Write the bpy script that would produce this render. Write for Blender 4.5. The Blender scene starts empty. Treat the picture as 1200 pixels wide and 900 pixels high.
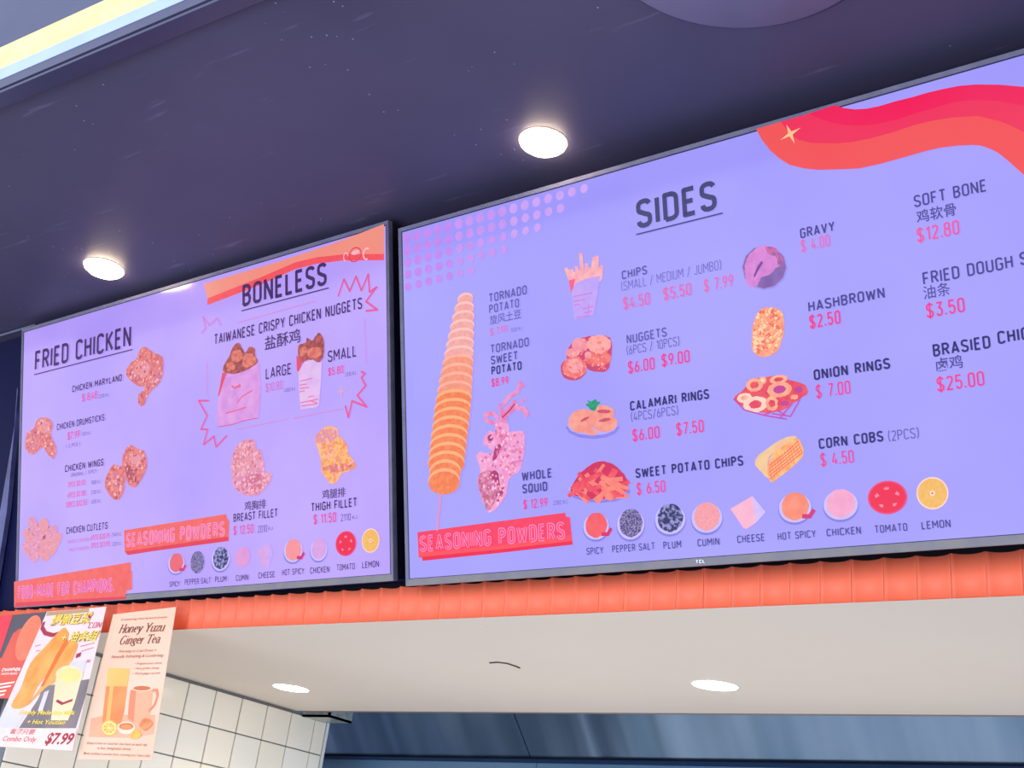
import bpy, bmesh, math, random
from mathutils import Vector, Matrix
random.seed(7)
C = bpy.context.scene.collection
# ------------------------------------------------------------------ camera
MW = ((0.7988, -0.1448, -0.5839), (0.5887, 0.3885, 0.7089), (0.1242, -0.9100, 0.3956))
CZ = 1.55; FPX = 1500.0
cam_d = bpy.data.cameras.new('camera'); cam = bpy.data.objects.new('camera', cam_d); C.objects.link(cam)
cam_d.sensor_width = 36; cam_d.lens = FPX / 1200 * 36; cam_d.clip_start = 0.01
right = Vector([r[0] for r in MW]).normalized(); down = Vector([r[1] for r in MW]); fwd = right.cross(down).normalized(); down = fwd.cross(right)
cam.matrix_world = Matrix(((right.x, -down.x, -fwd.x, 0), (right.y, -down.y, -fwd.y, 0), (right.z, -down.z, -fwd.z, CZ), (0, 0, 0, 1)))
bpy.context.scene.camera = cam
# ------------------------------------------------------------------ world, exposure
w = bpy.data.worlds.new('daylight'); bpy.context.scene.world = w; w.use_nodes = True
nt = w.node_tree; nt.nodes.clear()
wo = nt.nodes.new('ShaderNodeOutputWorld'); bg = nt.nodes.new('ShaderNodeBackground')
tc = nt.nodes.new('ShaderNodeTexCoord'); sp = nt.nodes.new('ShaderNodeSeparateXYZ'); rp = nt.nodes.new('ShaderNodeValToRGB')
nt.links.new(tc.outputs['Generated'], sp.inputs[0]); nt.links.new(sp.outputs[2], rp.inputs[0]); nt.links.new(rp.outputs[0], bg.inputs[0]); nt.links.new(bg.outputs[0], wo.inputs[0])
rp.color_ramp.elements[0].color = (.80, .84, .95, 1); rp.color_ramp.elements[1].color = (.55, .68, 1, 1)
bg.inputs[1].default_value = 1.75
def area(name, loc, aim, sx, sy, power, col):
    l = bpy.data.lights.new(name, 'AREA'); l.shape = 'RECTANGLE'; l.size = sx; l.size_y = sy; l.energy = power; l.color = col
    o = bpy.data.objects.new(name, l); C.objects.link(o); o.location = loc
    o.rotation_euler = (Vector(aim) - Vector(loc)).to_track_quat('-Z', 'Y').to_euler(); return o
area('soffit_fill', (-1.4, 2.3, .95), (-1.4, 2.32, 2.05), 2.2, .7, 8, (1, .95, .87))  # unseen lamp facing up, added to lighten the soffit
area('front_fill', (-1.5, -1.2, .9), (-1.5, 1.3, 2.6), 3.0, 1.0, 60, (.8, .86, 1))  # unseen fill from the front, added to brighten the orange tiles
vs = bpy.context.scene.view_settings
vs.view_transform = 'Standard'; vs.look = 'None'; vs.gamma = 1; vs.use_curve_mapping = False; vs.exposure = 0.0
# ------------------------------------------------------------------ geometry helpers
def ray(x, y): return right * ((x - 600) / FPX) + down * ((y - 450) / FPX) + fwd
EYE = Vector((0, 0, CZ))
def on_plane(x, y, p0, n):
    d = ray(x, y); return EYE + d * ((p0 - EYE).dot(n) / d.dot(n))
def on_z(x, y, z): return on_plane(x, y, Vector((0, 0, z)), Vector((0, 0, 1)))
def on_x(x, y, X): return on_plane(x, y, Vector((X, 0, 0)), Vector((1, 0, 0)))
def on_y(x, y, Y): return on_plane(x, y, Vector((0, Y, 0)), Vector((0, 1, 0)))
def lin(c): c /= 255.0; return c / 12.92 if c <= .04045 else ((c + .055) / 1.055) ** 2.4
def rgb(c): return (lin(c[0]), lin(c[1]), lin(c[2]), 1)
MC = {}
def mat(name, c, rough=.6, metal=0, c2=None, scale=20, spec=.5, bump=0, stretch=None, lo=.35, hi=.65, emit=0, detail=3):
    if name in MC: return MC[name]
    m = bpy.data.materials.new(name); m.use_nodes = True; t = m.node_tree; b = t.nodes['Principled BSDF']
    b.inputs['Base Color'].default_value = rgb(c); b.inputs['Roughness'].default_value = rough; b.inputs['Metallic'].default_value = metal
    b.inputs['Specular IOR Level'].default_value = spec
    if emit:
        b.inputs['Base Color'].default_value = (0.0, 0.0, 0.0, 1); b.inputs['Emission Color'].default_value = rgb(c); b.inputs['Emission Strength'].default_value = emit
    tc = t.nodes.new('ShaderNodeTexCoord'); mp = t.nodes.new('ShaderNodeMapping'); t.links.new(tc.outputs['Object'], mp.inputs[0])
    if stretch: mp.inputs['Scale'].default_value = stretch
    nz = t.nodes.new('ShaderNodeTexNoise'); nz.inputs['Scale'].default_value = scale; nz.inputs['Detail'].default_value = detail
    t.links.new(mp.outputs[0], nz.inputs[0])
    r = t.nodes.new('ShaderNodeValToRGB'); t.links.new(nz.outputs[0], r.inputs[0])
    r.color_ramp.elements[0].position = lo; r.color_ramp.elements[1].position = hi
    r.color_ramp.elements[0].color = rgb(c); r.color_ramp.elements[1].color = rgb(c2 or tuple(min(255, q * 1.04) for q in c))
    t.links.new(r.outputs[0], b.inputs['Emission Color' if emit else 'Base Color'])
    if bump:
        bp = t.nodes.new('ShaderNodeBump'); bp.inputs['Strength'].default_value = bump; bp.inputs['Distance'].default_value = .002
        t.links.new(nz.outputs[0], bp.inputs['Height']); t.links.new(bp.outputs[0], b.inputs['Normal'])
    MC[name] = m; return m
def em(name, c, c2=None, scale=60, **k): return mat('lit_' + name, c, rough=.3, c2=c2, scale=scale, emit=1.0, spec=.25, **k)
def tag(o, label=None, cat=None, group=None, kind=None):
    if label: o['label'] = label
    if cat: o['category'] = cat
    if group: o['group'] = group
    if kind: o['kind'] = kind
    return o
def link(name, me, mats, parent=None):
    o = bpy.data.objects.new(name, me); C.objects.link(o)
    for m in (mats if isinstance(mats, (list, tuple)) else [mats]): me.materials.append(m)
    if parent: o.parent = parent
    return o
def empty(name, loc=(0, 0, 0)):
    o = bpy.data.objects.new(name, None); C.objects.link(o); o.location = loc; return o
class MB:
    """collects quads, prisms, boxes into one mesh, in world coordinates"""
    def __init__(s): s.v = []; s.f = []; s.m = []; s.sm = set()
    def poly(s, pts, mi=0):
        b = len(s.v); s.v += [tuple(p) for p in pts]; s.f.append(tuple(range(b, b + len(pts)))); s.m.append(mi)
    def hexa(s, p, mi=0):   # 8 corners: bottom 4, top 4
        b = len(s.v); s.v += [tuple(q) for q in p]
        for f in ((3, 2, 1, 0), (4, 5, 6, 7), (0, 1, 5, 4), (1, 2, 6, 5), (2, 3, 7, 6), (3, 0, 4, 7)):
            s.f.append(tuple(b + i for i in f)); s.m.append(mi)
    def box(s, a, c, mi=0):
        x0, y0, z0 = a; x1, y1, z1 = c
        s.hexa([(x0, y0, z0), (x1, y0, z0), (x1, y1, z0), (x0, y1, z0), (x0, y0, z1), (x1, y0, z1), (x1, y1, z1), (x0, y1, z1)], mi)
    def prism(s, pts, off, mi=0):
        b = len(s.v); n = len(pts); s.v += [tuple(p) for p in pts] + [tuple(Vector(p) + off) for p in pts]
        s.f.append(tuple(range(b, b + n))); s.m.append(mi); s.f.append(tuple(range(b + 2 * n - 1, b + n - 1, -1))); s.m.append(mi)
        for i in range(n):
            j = (i + 1) % n; s.f.append((b + i, b + n + i, b + n + j, b + j)); s.m.append(mi)
    def lathe(s, c, prof, n=40, mi=0, flip=False):   # prof: (r, z) about a vertical axis
        b = len(s.v)
        for r, z in prof:
            for i in range(n):
                a = 2 * math.pi * i / n; s.v.append((c[0] + r * math.cos(a), c[1] + r * math.sin(a), c[2] + z))
        for k in range(len(prof) - 1):
            for i in range(n):
                j = (i + 1) % n; s.f.append((b + k * n + i, b + k * n + j, b + (k + 1) * n + j, b + (k + 1) * n + i)); s.m.append(mi); s.sm.add(len(s.f) - 1)
        for k in (0, len(prof) - 1):
            if prof[k][0] > 0: s.f.append(tuple(b + k * n + i for i in range(n))); s.m.append(mi)
    def tube(s, pts, r, n=8, mi=0):
        b = len(s.v); pts = [Vector(p) for p in pts]
        for k, p in enumerate(pts):
            d = (pts[min(k + 1, len(pts) - 1)] - pts[max(k - 1, 0)]).normalized(); q = d.to_track_quat('Z', 'Y')
            for i in range(n):
                a = 2 * math.pi * i / n; s.v.append(tuple(p + q @ Vector((r * math.cos(a), r * math.sin(a), 0))))
        for k in range(len(pts) - 1):
            for i in range(n):
                j = (i + 1) % n; s.f.append((b + k * n + i, b + k * n + j, b + (k + 1) * n + j, b + (k + 1) * n + i)); s.m.append(mi)
        s.f.append(tuple(b + i for i in range(n))); s.m.append(mi); s.f.append(tuple(b + (len(pts) - 1) * n + i for i in range(n))); s.m.append(mi)
    def build(s, name, mats, parent=None, bevel=0, recalc=True):
        me = bpy.data.meshes.new(name); me.from_pydata(s.v, [], s.f)
        for i, p in enumerate(me.polygons): p.material_index = s.m[i]; p.use_smooth = i in s.sm
        if recalc:
            bm = bmesh.new(); bm.from_mesh(me); bmesh.ops.recalc_face_normals(bm, faces=bm.faces)
            if bevel: bmesh.ops.bevel(bm, geom=bm.edges, offset=bevel, segments=2, affect='EDGES')
            bm.to_mesh(me); bm.free()
        o = link(name, me, mats)
        if parent: o.parent = parent; o.matrix_parent_inverse = Matrix.Translation(-Vector(parent.location)) if parent.type == 'EMPTY' else Matrix()
        return o

# ================================================================== THE SETTING
ZC = CZ + 1.262      # black ceiling
ZS = CZ + .508       # underside of the cream soffit
XW = -2.695          # tiled side wall
TILT = math.radians(15.45)
UP = Vector((0, -math.sin(TILT), math.cos(TILT))); XR = Vector((1, 0, 0)); NB = XR.cross(UP) * -1  # NB: towards viewer
if NB.y > 0: NB = -NB
# painted black ceiling with dust specks and scuffs
def black_ceiling():
    m = mat('black_ceiling', (66, 63, 90), rough=.5, c2=(72, 69, 96), scale=3, spec=.3)  # haze is mixed into the base, lifting black to violet grey
    t = m.node_tree; b = t.nodes['Principled BSDF']; base = b.inputs['Base Color'].links[0].from_socket
    tc = t.nodes.new('ShaderNodeTexCoord')
    vo = t.nodes.new('ShaderNodeTexVoronoi'); vo.inputs['Scale'].default_value = 34; t.links.new(tc.outputs['Object'], vo.inputs['Vector'])
    lt = t.nodes.new('ShaderNodeMath'); lt.operation = 'LESS_THAN'; lt.inputs[1].default_value = .05; t.links.new(vo.outputs['Distance'], lt.inputs[0])
    nz = t.nodes.new('ShaderNodeTexNoise'); nz.inputs['Scale'].default_value = 2.3; t.links.new(tc.outputs['Object'], nz.inputs['Vector'])
    gt = t.nodes.new('ShaderNodeMath'); gt.operation = 'GREATER_THAN'; gt.inputs[1].default_value = .5; t.links.new(nz.outputs[0], gt.inputs[0])
    mu = t.nodes.new('ShaderNodeMath'); mu.operation = 'MULTIPLY'; t.links.new(lt.outputs[0], mu.inputs[0]); t.links.new(gt.outputs[0], mu.inputs[1])
    mp = t.nodes.new('ShaderNodeMapping'); mp.inputs['Scale'].default_value = (3, 26, 1); mp.inputs['Rotation'].default_value = (0, 0, .5); t.links.new(tc.outputs['Object'], mp.inputs[0])
    n2 = t.nodes.new('ShaderNodeTexNoise'); n2.inputs['Scale'].default_value = 2; n2.inputs['Detail'].default_value = 8; t.links.new(mp.outputs[0], n2.inputs['Vector'])
    r2 = t.nodes.new('ShaderNodeValToRGB'); r2.color_ramp.elements[0].position = .66; r2.color_ramp.elements[1].position = .8
    r2.color_ramp.elements[1].color = (.3, .3, .3, 1); t.links.new(n2.outputs[0], r2.inputs[0])
    ad = t.nodes.new('ShaderNodeMath'); ad.operation = 'MAXIMUM'; t.links.new(mu.outputs[0], ad.inputs[0]); t.links.new(r2.outputs[0], ad.inputs[1])
    mx = t.nodes.new('ShaderNodeMixRGB'); mx.inputs[2].default_value = rgb((150, 148, 180)); t.links.new(ad.outputs[0], mx.inputs[0]); t.links.new(base, mx.inputs[1])
    t.links.new(mx.outputs[0], b.inputs['Base Color']); return m
mb = MB(); mb.box((-4.2, 2.2, ZC), (1.2, .905, ZC + .03)); ceil = tag(mb.build('ceiling', black_ceiling()), kind='structure')
mb = MB(); mb.box((-6, -5, -.05), (4, 5, 0)); tag(mb.build('floor', mat('grey_floor', (150, 148, 148), .5, scale=4)), kind='structure')
# fascia above the counter front: bands that run a little askew to the screens
fa, fb = on_z(0, 95, ZC), on_z(220, 0, ZC); fd = (fb - fa); fd.z = 0; fd.normalize(); fn = Vector((fd.y, -fd.x, 0))
if fn.y > 0: fn = -fn
def fz(x, y): return on_plane(x, y, fa, fn)
def band(mb, ya, yb, p0, p1, ends=(-1.6, 3.2)):
    """a bar along the fascia between two image heights on x=0, p0 behind, p1 proud of the fascia plane"""
    za, zb = fz(0, ya).z, fz(0, yb).z
    a = Vector((fa.x, fa.y, 0)) + fd * ends[0]; c = Vector((fa.x, fa.y, 0)) + fd * ends[1]
    mb.hexa([a + fn * p1 + Vector((0, 0, za)), c + fn * p1 + Vector((0, 0, za)), c - fn * p0 + Vector((0, 0, za)), a - fn * p0 + Vector((0, 0, za)),
             a + fn * p1 + Vector((0, 0, zb)), c + fn * p1 + Vector((0, 0, zb)), c - fn * p0 + Vector((0, 0, zb)), a - fn * p0 + Vector((0, 0, zb))])
fas = empty('fascia_sign', fa); tag(fas, 'yellow, pale blue and slate fascia band running above the black ceiling', 'sign')
slate = mat('slate_panel', (74, 76, 104), .5, c2=(80, 82, 110), scale=6)
for nm, ya, yb, p0, p1, mm in (('upper_panel', 56.5, -330, .03, 0, slate),
                               ('yellow_band', 82, 56.5, .03, .001, mat('yellow_acrylic', (252, 234, 142), .5, c2=(253, 238, 158), scale=40)),
                               ('edge_strip', 94.5, 82, .03, .002, mat('sky_tinted_aluminium', (172, 190, 226), .3, scale=10)),  # metal edge with the sky's pale blue light put into its colour
                               ('lower_trim', 104, 94.5, .03, .001, mat('slate_trim', (72, 72, 98), .4, scale=8)),
                               ('groove', 107, 104, .03, -.004, mat('navy_groove', (24, 24, 52), .4, scale=8)),
                               ('bead', 109.5, 107, .03, .001, mat('slate_trim2', (52, 50, 82), .3, scale=8))):
    m_ = MB(); band(m_, ya, yb, p0, p1); m_.build(nm, mm, fas)
# stepped black edge trim between fascia and ceiling
m_ = MB()
a0, a1 = Vector((fa.x, fa.y, 0)) + fd * -1.6, Vector((fa.x, fa.y, 0)) + fd * 3.2
def run(o0, o1, z0, z1):
    m_.hexa([a0 - fn * o0 + Vector((0, 0, z0)), a1 - fn * o0 + Vector((0, 0, z0)), a1 - fn * o1 + Vector((0, 0, z0)), a0 - fn * o1 + Vector((0, 0, z0)),
             a0 - fn * o0 + Vector((0, 0, z1)), a1 - fn * o0 + Vector((0, 0, z1)), a1 - fn * o1 + Vector((0, 0, z1)), a0 - fn * o1 + Vector((0, 0, z1))])
run(.004, .014, ZC - .004, ZC + .03); run(.014, .03, ZC + .006, ZC + .03)
tag(m_.build('trim_1', mat('navy_gloss_trim', (30, 34, 70), .22, scale=12, spec=.8)), kind='structure')

m_ = MB(); run(.030, .0325, ZC - .006, ZC + .004); tag(m_.build('trim_5', mat('pale_bead', (150, 140, 150), .35)), kind='structure')
# ------------------------------------------------------------------ tilted black backing board behind the screens
TL0 = Vector((-2.8335, 1.4996, CZ + 1.2429))
board0 = TL0 - NB * .05
def B(u, v, d=0): return TL0 + XR * u + UP * v + NB * d
mb = MB()
mb.hexa([B(-1.3, -.692, -.075), B(3.6, -.692, -.075), B(3.6, -.692, -.05), B(-1.3, -.692, -.05), B(-1.3, .0, -.075), B(3.6, .0, -.075), B(3.6, .0, -.05), B(-1.3, .0, -.05)])
tag(mb.build('wall_back', mat('black_board', (18, 22, 62), .6, c2=(20, 24, 66), scale=3, spec=.08)), kind='structure')
# black panel left of the tiled wall, below the board
mb = MB(); mb.box((-4.2, 1.72, 0), (XW - .012, 1.76, CZ + .56)); tag(mb.build('wall_front_left', mat('black_panel', (10, 10, 26), .5, scale=3)), kind='structure')
# rail along the board top left of the left screen, and the leaning strut
q0, q1 = on_plane(-60, 411, B(0, 0, -.02), NB), on_plane(42, 380.5, B(0, 0, -.02), NB)
mb = MB(); mb.tube([q0, q1, q1 + Vector((.004, .01, -.012))], .0035)
tag(mb.build('mounting_rail', mat('grey_rail', (96, 98, 128), .4, .5)), 'thin grey rail running left from the upper left corner of the fried chicken screen', 'rail')
mb = MB(); p = [on_plane(x, y, B(0, 0, -.045), NB) for x, y in ((25, 455), (26, 458), (13, 600), (-14, 770), (-30, 770), (5, 600), (22, 500))]
mb.prism(p, NB * .012)
tag(mb.build('leaning_strut', mat('blue_grey_steel', (88, 92, 150), .4, 0, c2=(62, 64, 110), scale=14)), 'blue grey metal strut leaning beside the left edge of the fried chicken screen', 'strut')

# ------------------------------------------------------------------ cream soffit
sl, sr = on_z(205, 738, ZS), on_z(1200, 698, ZS); sd = (sr - sl).normalized()
sA, sB = sl - sd * 2.0, sr + sd * 1.2
back_y = 2.53
mb = MB()
mb.hexa([sA + Vector((0, .0005, -.0002)), sB + Vector((0, .0005, -.0002)), (sB.x, back_y, ZS), (sA.x, back_y, ZS), sA + Vector((0, .0005, 0)), sB + Vector((0, .0005, 0)), (sB.x, back_y, ZS + .04), (sA.x, back_y, ZS + .04)])
def cream():
    m = mat('cream_soffit', (218, 204, 186), .55, c2=(215, 201, 184), scale=2, spec=.3)
    t = m.node_tree; b = t.nodes['Principled BSDF']; base = b.inputs['Base Color'].links[0].from_socket; tc = t.nodes.new('ShaderNodeTexCoord')
    vo = t.nodes.new('ShaderNodeTexVoronoi'); vo.inputs['Scale'].default_value = 9; t.links.new(tc.outputs['Object'], vo.inputs['Vector'])
    lt = t.nodes.new('ShaderNodeMath'); lt.operation = 'LESS_THAN'; lt.inputs[1].default_value = .018; t.links.new(vo.outputs['Distance'], lt.inputs[0])
    mx = t.nodes.new('ShaderNodeMixRGB'); mx.inputs[2].default_value = rgb((120, 100, 95)); t.links.new(lt.outputs[0], mx.inputs[0]); t.links.new(base, mx.inputs[1]); t.links.new(mx.outputs[0], b.inputs['Base Color']); return m
soffit = tag(mb.build('ceiling_soffit', cream()), kind='structure')
# back edge trim of the soffit
mb = MB(); mb.box((XW + .02, back_y, ZS - .002), (sB.x, back_y + .006, ZS + .04))
tag(mb.build('trim_2', mat('brown_grey_edge', (120, 108, 104), .6)), kind='structure')
# scratch: a curved gouge in the soffit
mb = MB(); pts = [on_z(x, y, ZS - .0006) for x, y in ((574, 776.5), (583, 775.8), (594, 777), (603, 780), (609, 782.5))]
mb.tube(pts, .0022, 6); sc_ = mb.build('paint_scratch', mat('dark_scratch', (80, 62, 60), .8), soffit)
# ------------------------------------------------------------------ fluted orange tile trim
trim = empty('trim_3', sl); tag(trim, kind='structure')
orange = mat('orange_glaze', (255, 118, 84), .45, c2=(255, 126, 94), scale=9, spec=.3)
H = .063; PIT = .0482; L = (sB - sA).length; off0 = 0
nup = (Vector((0, -.10, 1))).normalized(); outw = Vector((sd.y, -sd.x, 0)).normalized()
seam = on_z(1157.5, 700, ZS); ph = ((seam - sA).dot(sd)) % PIT
base_tile = None
def tile_mesh():
    v = []; f = []; n = 10
    for zz in (0, 1):
        for i in range(n + 1):
            x = .0002 + (PIT - .0004) * i / n; s = 2 * i / n - 1
            y = .0098 * (1 - abs(s) ** 2.2)
            v.append(Vector((x, y, 0)) + Vector((0, -.10 * H * zz, H * zz)))
        v += [Vector((PIT - .0002, .02, H * zz)), Vector((.0002, .02, H * zz))]
    k = n + 3
    for i in range(k): j = (i + 1) % k; f.append((i, j, k + j, k + i))
    f.append(tuple(range(k - 1, -1, -1))); f.append(tuple(range(k, 2 * k)))
    me = bpy.data.meshes.new('tile'); me.from_pydata([tuple(q) for q in v], [], f)
    for i in range(n): me.polygons[i].use_smooth = True
    me.materials.append(orange); return me
tm = tile_mesh(); rotz = math.atan2(sd.y, sd.x)
nt_ = int(L / PIT)
for i in range(nt_):
    p = sA + sd * (ph + i * PIT)
    if p.x < -3.15 or p.x > -.2: continue
    o = bpy.data.objects.new('tile', tm); C.objects.link(o); o.parent = trim
    o.location = p - trim.location + Vector((0, random.uniform(0, .0005), random.uniform(0, .0008))); o.rotation_euler = (0, 0, rotz + random.uniform(-.006, .006))
# backing behind the tiles; a dark sheet above it stands for the shaded gap
mb = MB(); mb.hexa([sA + Vector((0, .021, 0)), sB + Vector((0, .021, 0)), sB + Vector((0, .06, 0)), sA + Vector((0, .06, 0)), sA + Vector((0, .016, H - .001)), sB + Vector((0, .016, H - .001)), sB + Vector((0, .06, H - .001)), sA + Vector((0, .06, H - .001))])
mb.hexa([sA + Vector((0, .06, 0)), sB + Vector((0, .06, 0)), sB + Vector((0, .07, 0)), sA + Vector((0, .07, 0)), sA + Vector((0, .06, .13)), sB + Vector((0, .06, .13)), sB + Vector((0, .07, .13)), sA + Vector((0, .07, .13))])
mb.build('backing', mat('black_panel', (10, 10, 26)), trim)

# ------------------------------------------------------------------ tiled side wall, single tiles
PT = .0927; y0 = 2.1440; z0 = CZ + .5007
wall = empty('wall_left', (XW, 1.66, 0)); tag(wall, kind='structure')
mb = MB(); mb.box((XW - .06, 1.68, 0), (XW - .004, 2.655, ZS - .001)); mb.build('grout_bed', mat('grey_grout', (112, 116, 118), .8, scale=60), wall)
tmat = [mat('cream_tile', (240, 233, 214), .2, c2=(242, 236, 220), scale=2), mat('pale_tile', (238, 234, 220), .2, c2=(242, 237, 224), scale=2)]
meshes = {}
def wall_tile(y_a, y_b, z_a, z_b, k, jit):
    key = (round(y_b - y_a, 4), round(z_b - z_a, 4), k)
    if key not in meshes:
        m = MB(); m.box((-.005, 0, 0), (.0, y_b - y_a, z_b - z_a)); o = m.build('tile', tmat[k], bevel=.0011); meshes[key] = o.data; o.parent = wall
    else:
        o = bpy.data.objects.new('tile', meshes[key]); C.objects.link(o); o.parent = wall
    o.location = (jit, y_a - 1.66, z_a)
g = .0016
for k in range(-6, 6):
    for b in range(0, 5):
        ya, yb = y0 + k * PT + g, y0 + (k + 1) * PT - g
        ya = max(ya, 1.682); yb = min(yb, 2.652)
        if yb - ya < .01: continue
        wall_tile(ya, yb, z0 - (b + 1) * PT + g, z0 - b * PT - g, random.choice((0, 0, 1)), random.uniform(0, .0008))
# plinth of tiles below is out of view; edge trim of the wall's rear corner and its steel head
mb = MB(); mb.box((XW - .06, 2.656, 0), (XW + .001, 2.665, ZS)); tag(mb.build('trim_4', mat('pale_corner', (214, 216, 212), .4)), kind='structure')
mb = MB(); mb.box((XW + .004, 2.55, ZS - .012), (XW + .11, 2.64, ZS - .006)); mb.box((XW + .004, 2.55, ZS - .012), (XW + .11, 2.556, ZS + .03)); mb.box((XW + .104, 2.55, ZS - .012), (XW + .11, 2.64, ZS + .02))
tag(mb.build('steel_bracket', mat('galvanised', (150, 160, 152), .35, .7, c2=(190, 196, 186), scale=40)), 'small pale metal bracket at the rear corner where tiled wall meets soffit', 'bracket')

# ------------------------------------------------------------------ stainless canopy hood
def steel():
    m = mat('streaked_steel', (70, 94, 120), .3, .9, c2=(102, 122, 148), scale=2.2, stretch=(2.5, .3, .3))  # soft reflection streaks are mixed into the steel's base colour
    t = m.node_tree; b = t.nodes['Principled BSDF']; tc = t.nodes.new('ShaderNodeTexCoord'); mp = t.nodes.new('ShaderNodeMapping'); mp.inputs['Scale'].default_value = (1.3, .05, .05)
    n = t.nodes.new('ShaderNodeTexNoise'); n.inputs['Scale'].default_value = 4; n.inputs['Detail'].default_value = 2; bp = t.nodes.new('ShaderNodeBump'); bp.inputs['Strength'].default_value = 1; bp.inputs['Distance'].default_value = .02
    t.links.new(tc.outputs['Object'], mp.inputs[0]); t.links.new(mp.outputs[0], n.inputs[0]); t.links.new(n.outputs[0], bp.inputs['Height']); t.links.new(bp.outputs[0], b.inputs['Normal']); return m
st = steel()
hood = empty('range_hood', (-1.6, 2.8, ZS)); tag(hood, 'blue grey stainless steel range hood behind the cream soffit', 'range hood')
sdir = Vector((.07, .65, -.76)).normalized(); hn = Vector((1, 0, 0)).cross(sdir).normalized()
if hn.y > 0: hn = -hn
hp = on_y(602, 836, 2.75)
def hpt(x, y, d=0): return on_plane(x, y, hp, hn) + hn * d
top_ext = sdir * -.16
def panel(xa, ya, xb, yb, xc, yc, xd, yd):   # TL TR BR BL
    m = MB(); a, b_, c, d = hpt(xa, ya), hpt(xb, yb), hpt(xc, yc), hpt(xd, yd)
    m.prism([a + top_ext, b_ + top_ext, c, d], hn * -.012); return m
panel(200, 834.6, 601.4, 835.6, 622.5, 891.5, 215, 886).build('panel', st, hood)
panel(603, 835.6, 1330, 838, 1345, 902, 624, 891.5).build('panel', st, hood)
# recessed joint behind the seam and the lower lip
m = MB(); m.prism([hpt(595, 830) + top_ext, hpt(609, 830) + top_ext, hpt(629, 890), hpt(615, 890)], hn * -.014); o = m.build('seam', mat('dark_seam', (34, 46, 66), .4), hood); o.location += hn * -.003
la, lb = hpt(215, 882), hpt(1345, 897.5)
m = MB(); m.prism([la + hn * .008, lb + hn * .008, lb + hn * .008 + Vector((0, .0, -.005)), la + hn * .008 + Vector((0, 0, -.005))], Vector((0, .04, 0))); m.build('lip', mat('dark_steel_lip', (24, 44, 76), .6, 0, spec=.1), hood)
sm_ = on_plane(626, 891, la, Vector((0, -1, 0))).x
for xa, xb in ((la.x, sm_ - .001), (sm_ + .001, lb.x)):
    m = MB(); m.box((xa, la.y + .012, la.z - .22), (xb, la.y + .03, la.z + .02)); m.build('lower_panel', mat('lower_steel', (84, 118, 148), .55, .3, c2=(98, 130, 158), scale=3, spec=.2), hood)

# ------------------------------------------------------------------ lamps
def lens_mat(name, c, s):
    m = bpy.data.materials.new(name); m.use_nodes = True; b = m.node_tree.nodes['Principled BSDF']; b.inputs['Emission Color'].default_value = rgb(c); b.inputs['Emission Strength'].default_value = s; return m
warm = lens_mat('warm_lens', (255, 226, 186), 38); cool = lens_mat('white_lens', (255, 246, 230), 14)
def downlight(c, r, ring, lm, label, spot, group, pro=.006):
    t = empty('downlight', c); tag(t, label, 'downlight', group)
    m = MB(); m.lathe(c, [(r * 1.0, -.001), (r * 1.03, -.0015), (r * 1.08, -.001), (r * 1.1, .001), (r * 1.0, .002)], 48); m.build('trim_ring', ring, t, recalc=True)
    m = MB(); m.lathe(c, [(r * .99, .001), (r * .99, -pro * .5), (r * .8, -pro), (r * .4, -pro * 1.2), (0.001, -pro * 1.25)], 48); m.build('lens', lm, t)
    l = bpy.data.lights.new('downlight_beam', 'SPOT'); l.energy = spot; l.spot_size = 2.4; l.spot_blend = .8; l.color = (1, .88, .72); l.shadow_soft_size = .03
    o = bpy.data.objects.new('downlight_beam', l); C.objects.link(o); o.location = (c[0], c[1], c[2] - .03)
    return t
bring = mat('halo_ring', (200, 180, 160), .5); wring = mat('white_ring', (220, 214, 206), .4)  # ceiling rings tinted warm beige to imitate the halo round the lens
downlight(on_z(122, 313.5, ZC), .043, bring, warm, 'lit round downlight in the black ceiling above the fried chicken screen', 2, 'downlights in the black ceiling', .012)
downlight(on_z(636.5, 165.5, ZC), .040, bring, warm, 'lit round downlight in the black ceiling above the sides screen', 2, 'downlights in the black ceiling', .012)
downlight(on_z(341, 806, ZS), .045, wring, cool, 'lit round downlight in the cream soffit near the white tiled wall', 2, 'downlights in the cream soffit', .003)
downlight(on_z(838, 803, ZS), .045, wring, cool, 'lit round downlight in the cream soffit below the sides screen', 2, 'downlights in the cream soffit', .003)
# round cover in the ceiling
dc = Vector((-.661, 1.148, ZC)); m = MB(); m.lathe(dc, [(.197, .002), (.197, -.005), (.193, -.008), (.001, -.009)], 72)
cov = empty('ceiling_speaker', dc); tag(cov, 'large round slate grey speaker cover in the black ceiling, near the picture top', 'speaker')
m.build('grille', mat('slate_disc', (100, 98, 126), .5, c2=(106, 104, 132), scale=8), cov)
m = MB(); m.lathe(dc, [(.197, .0), (.2, -.003), (.202, .0)], 72); m.build('rim', mat('slate_rim', (40, 34, 70), .5), cov)
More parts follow.
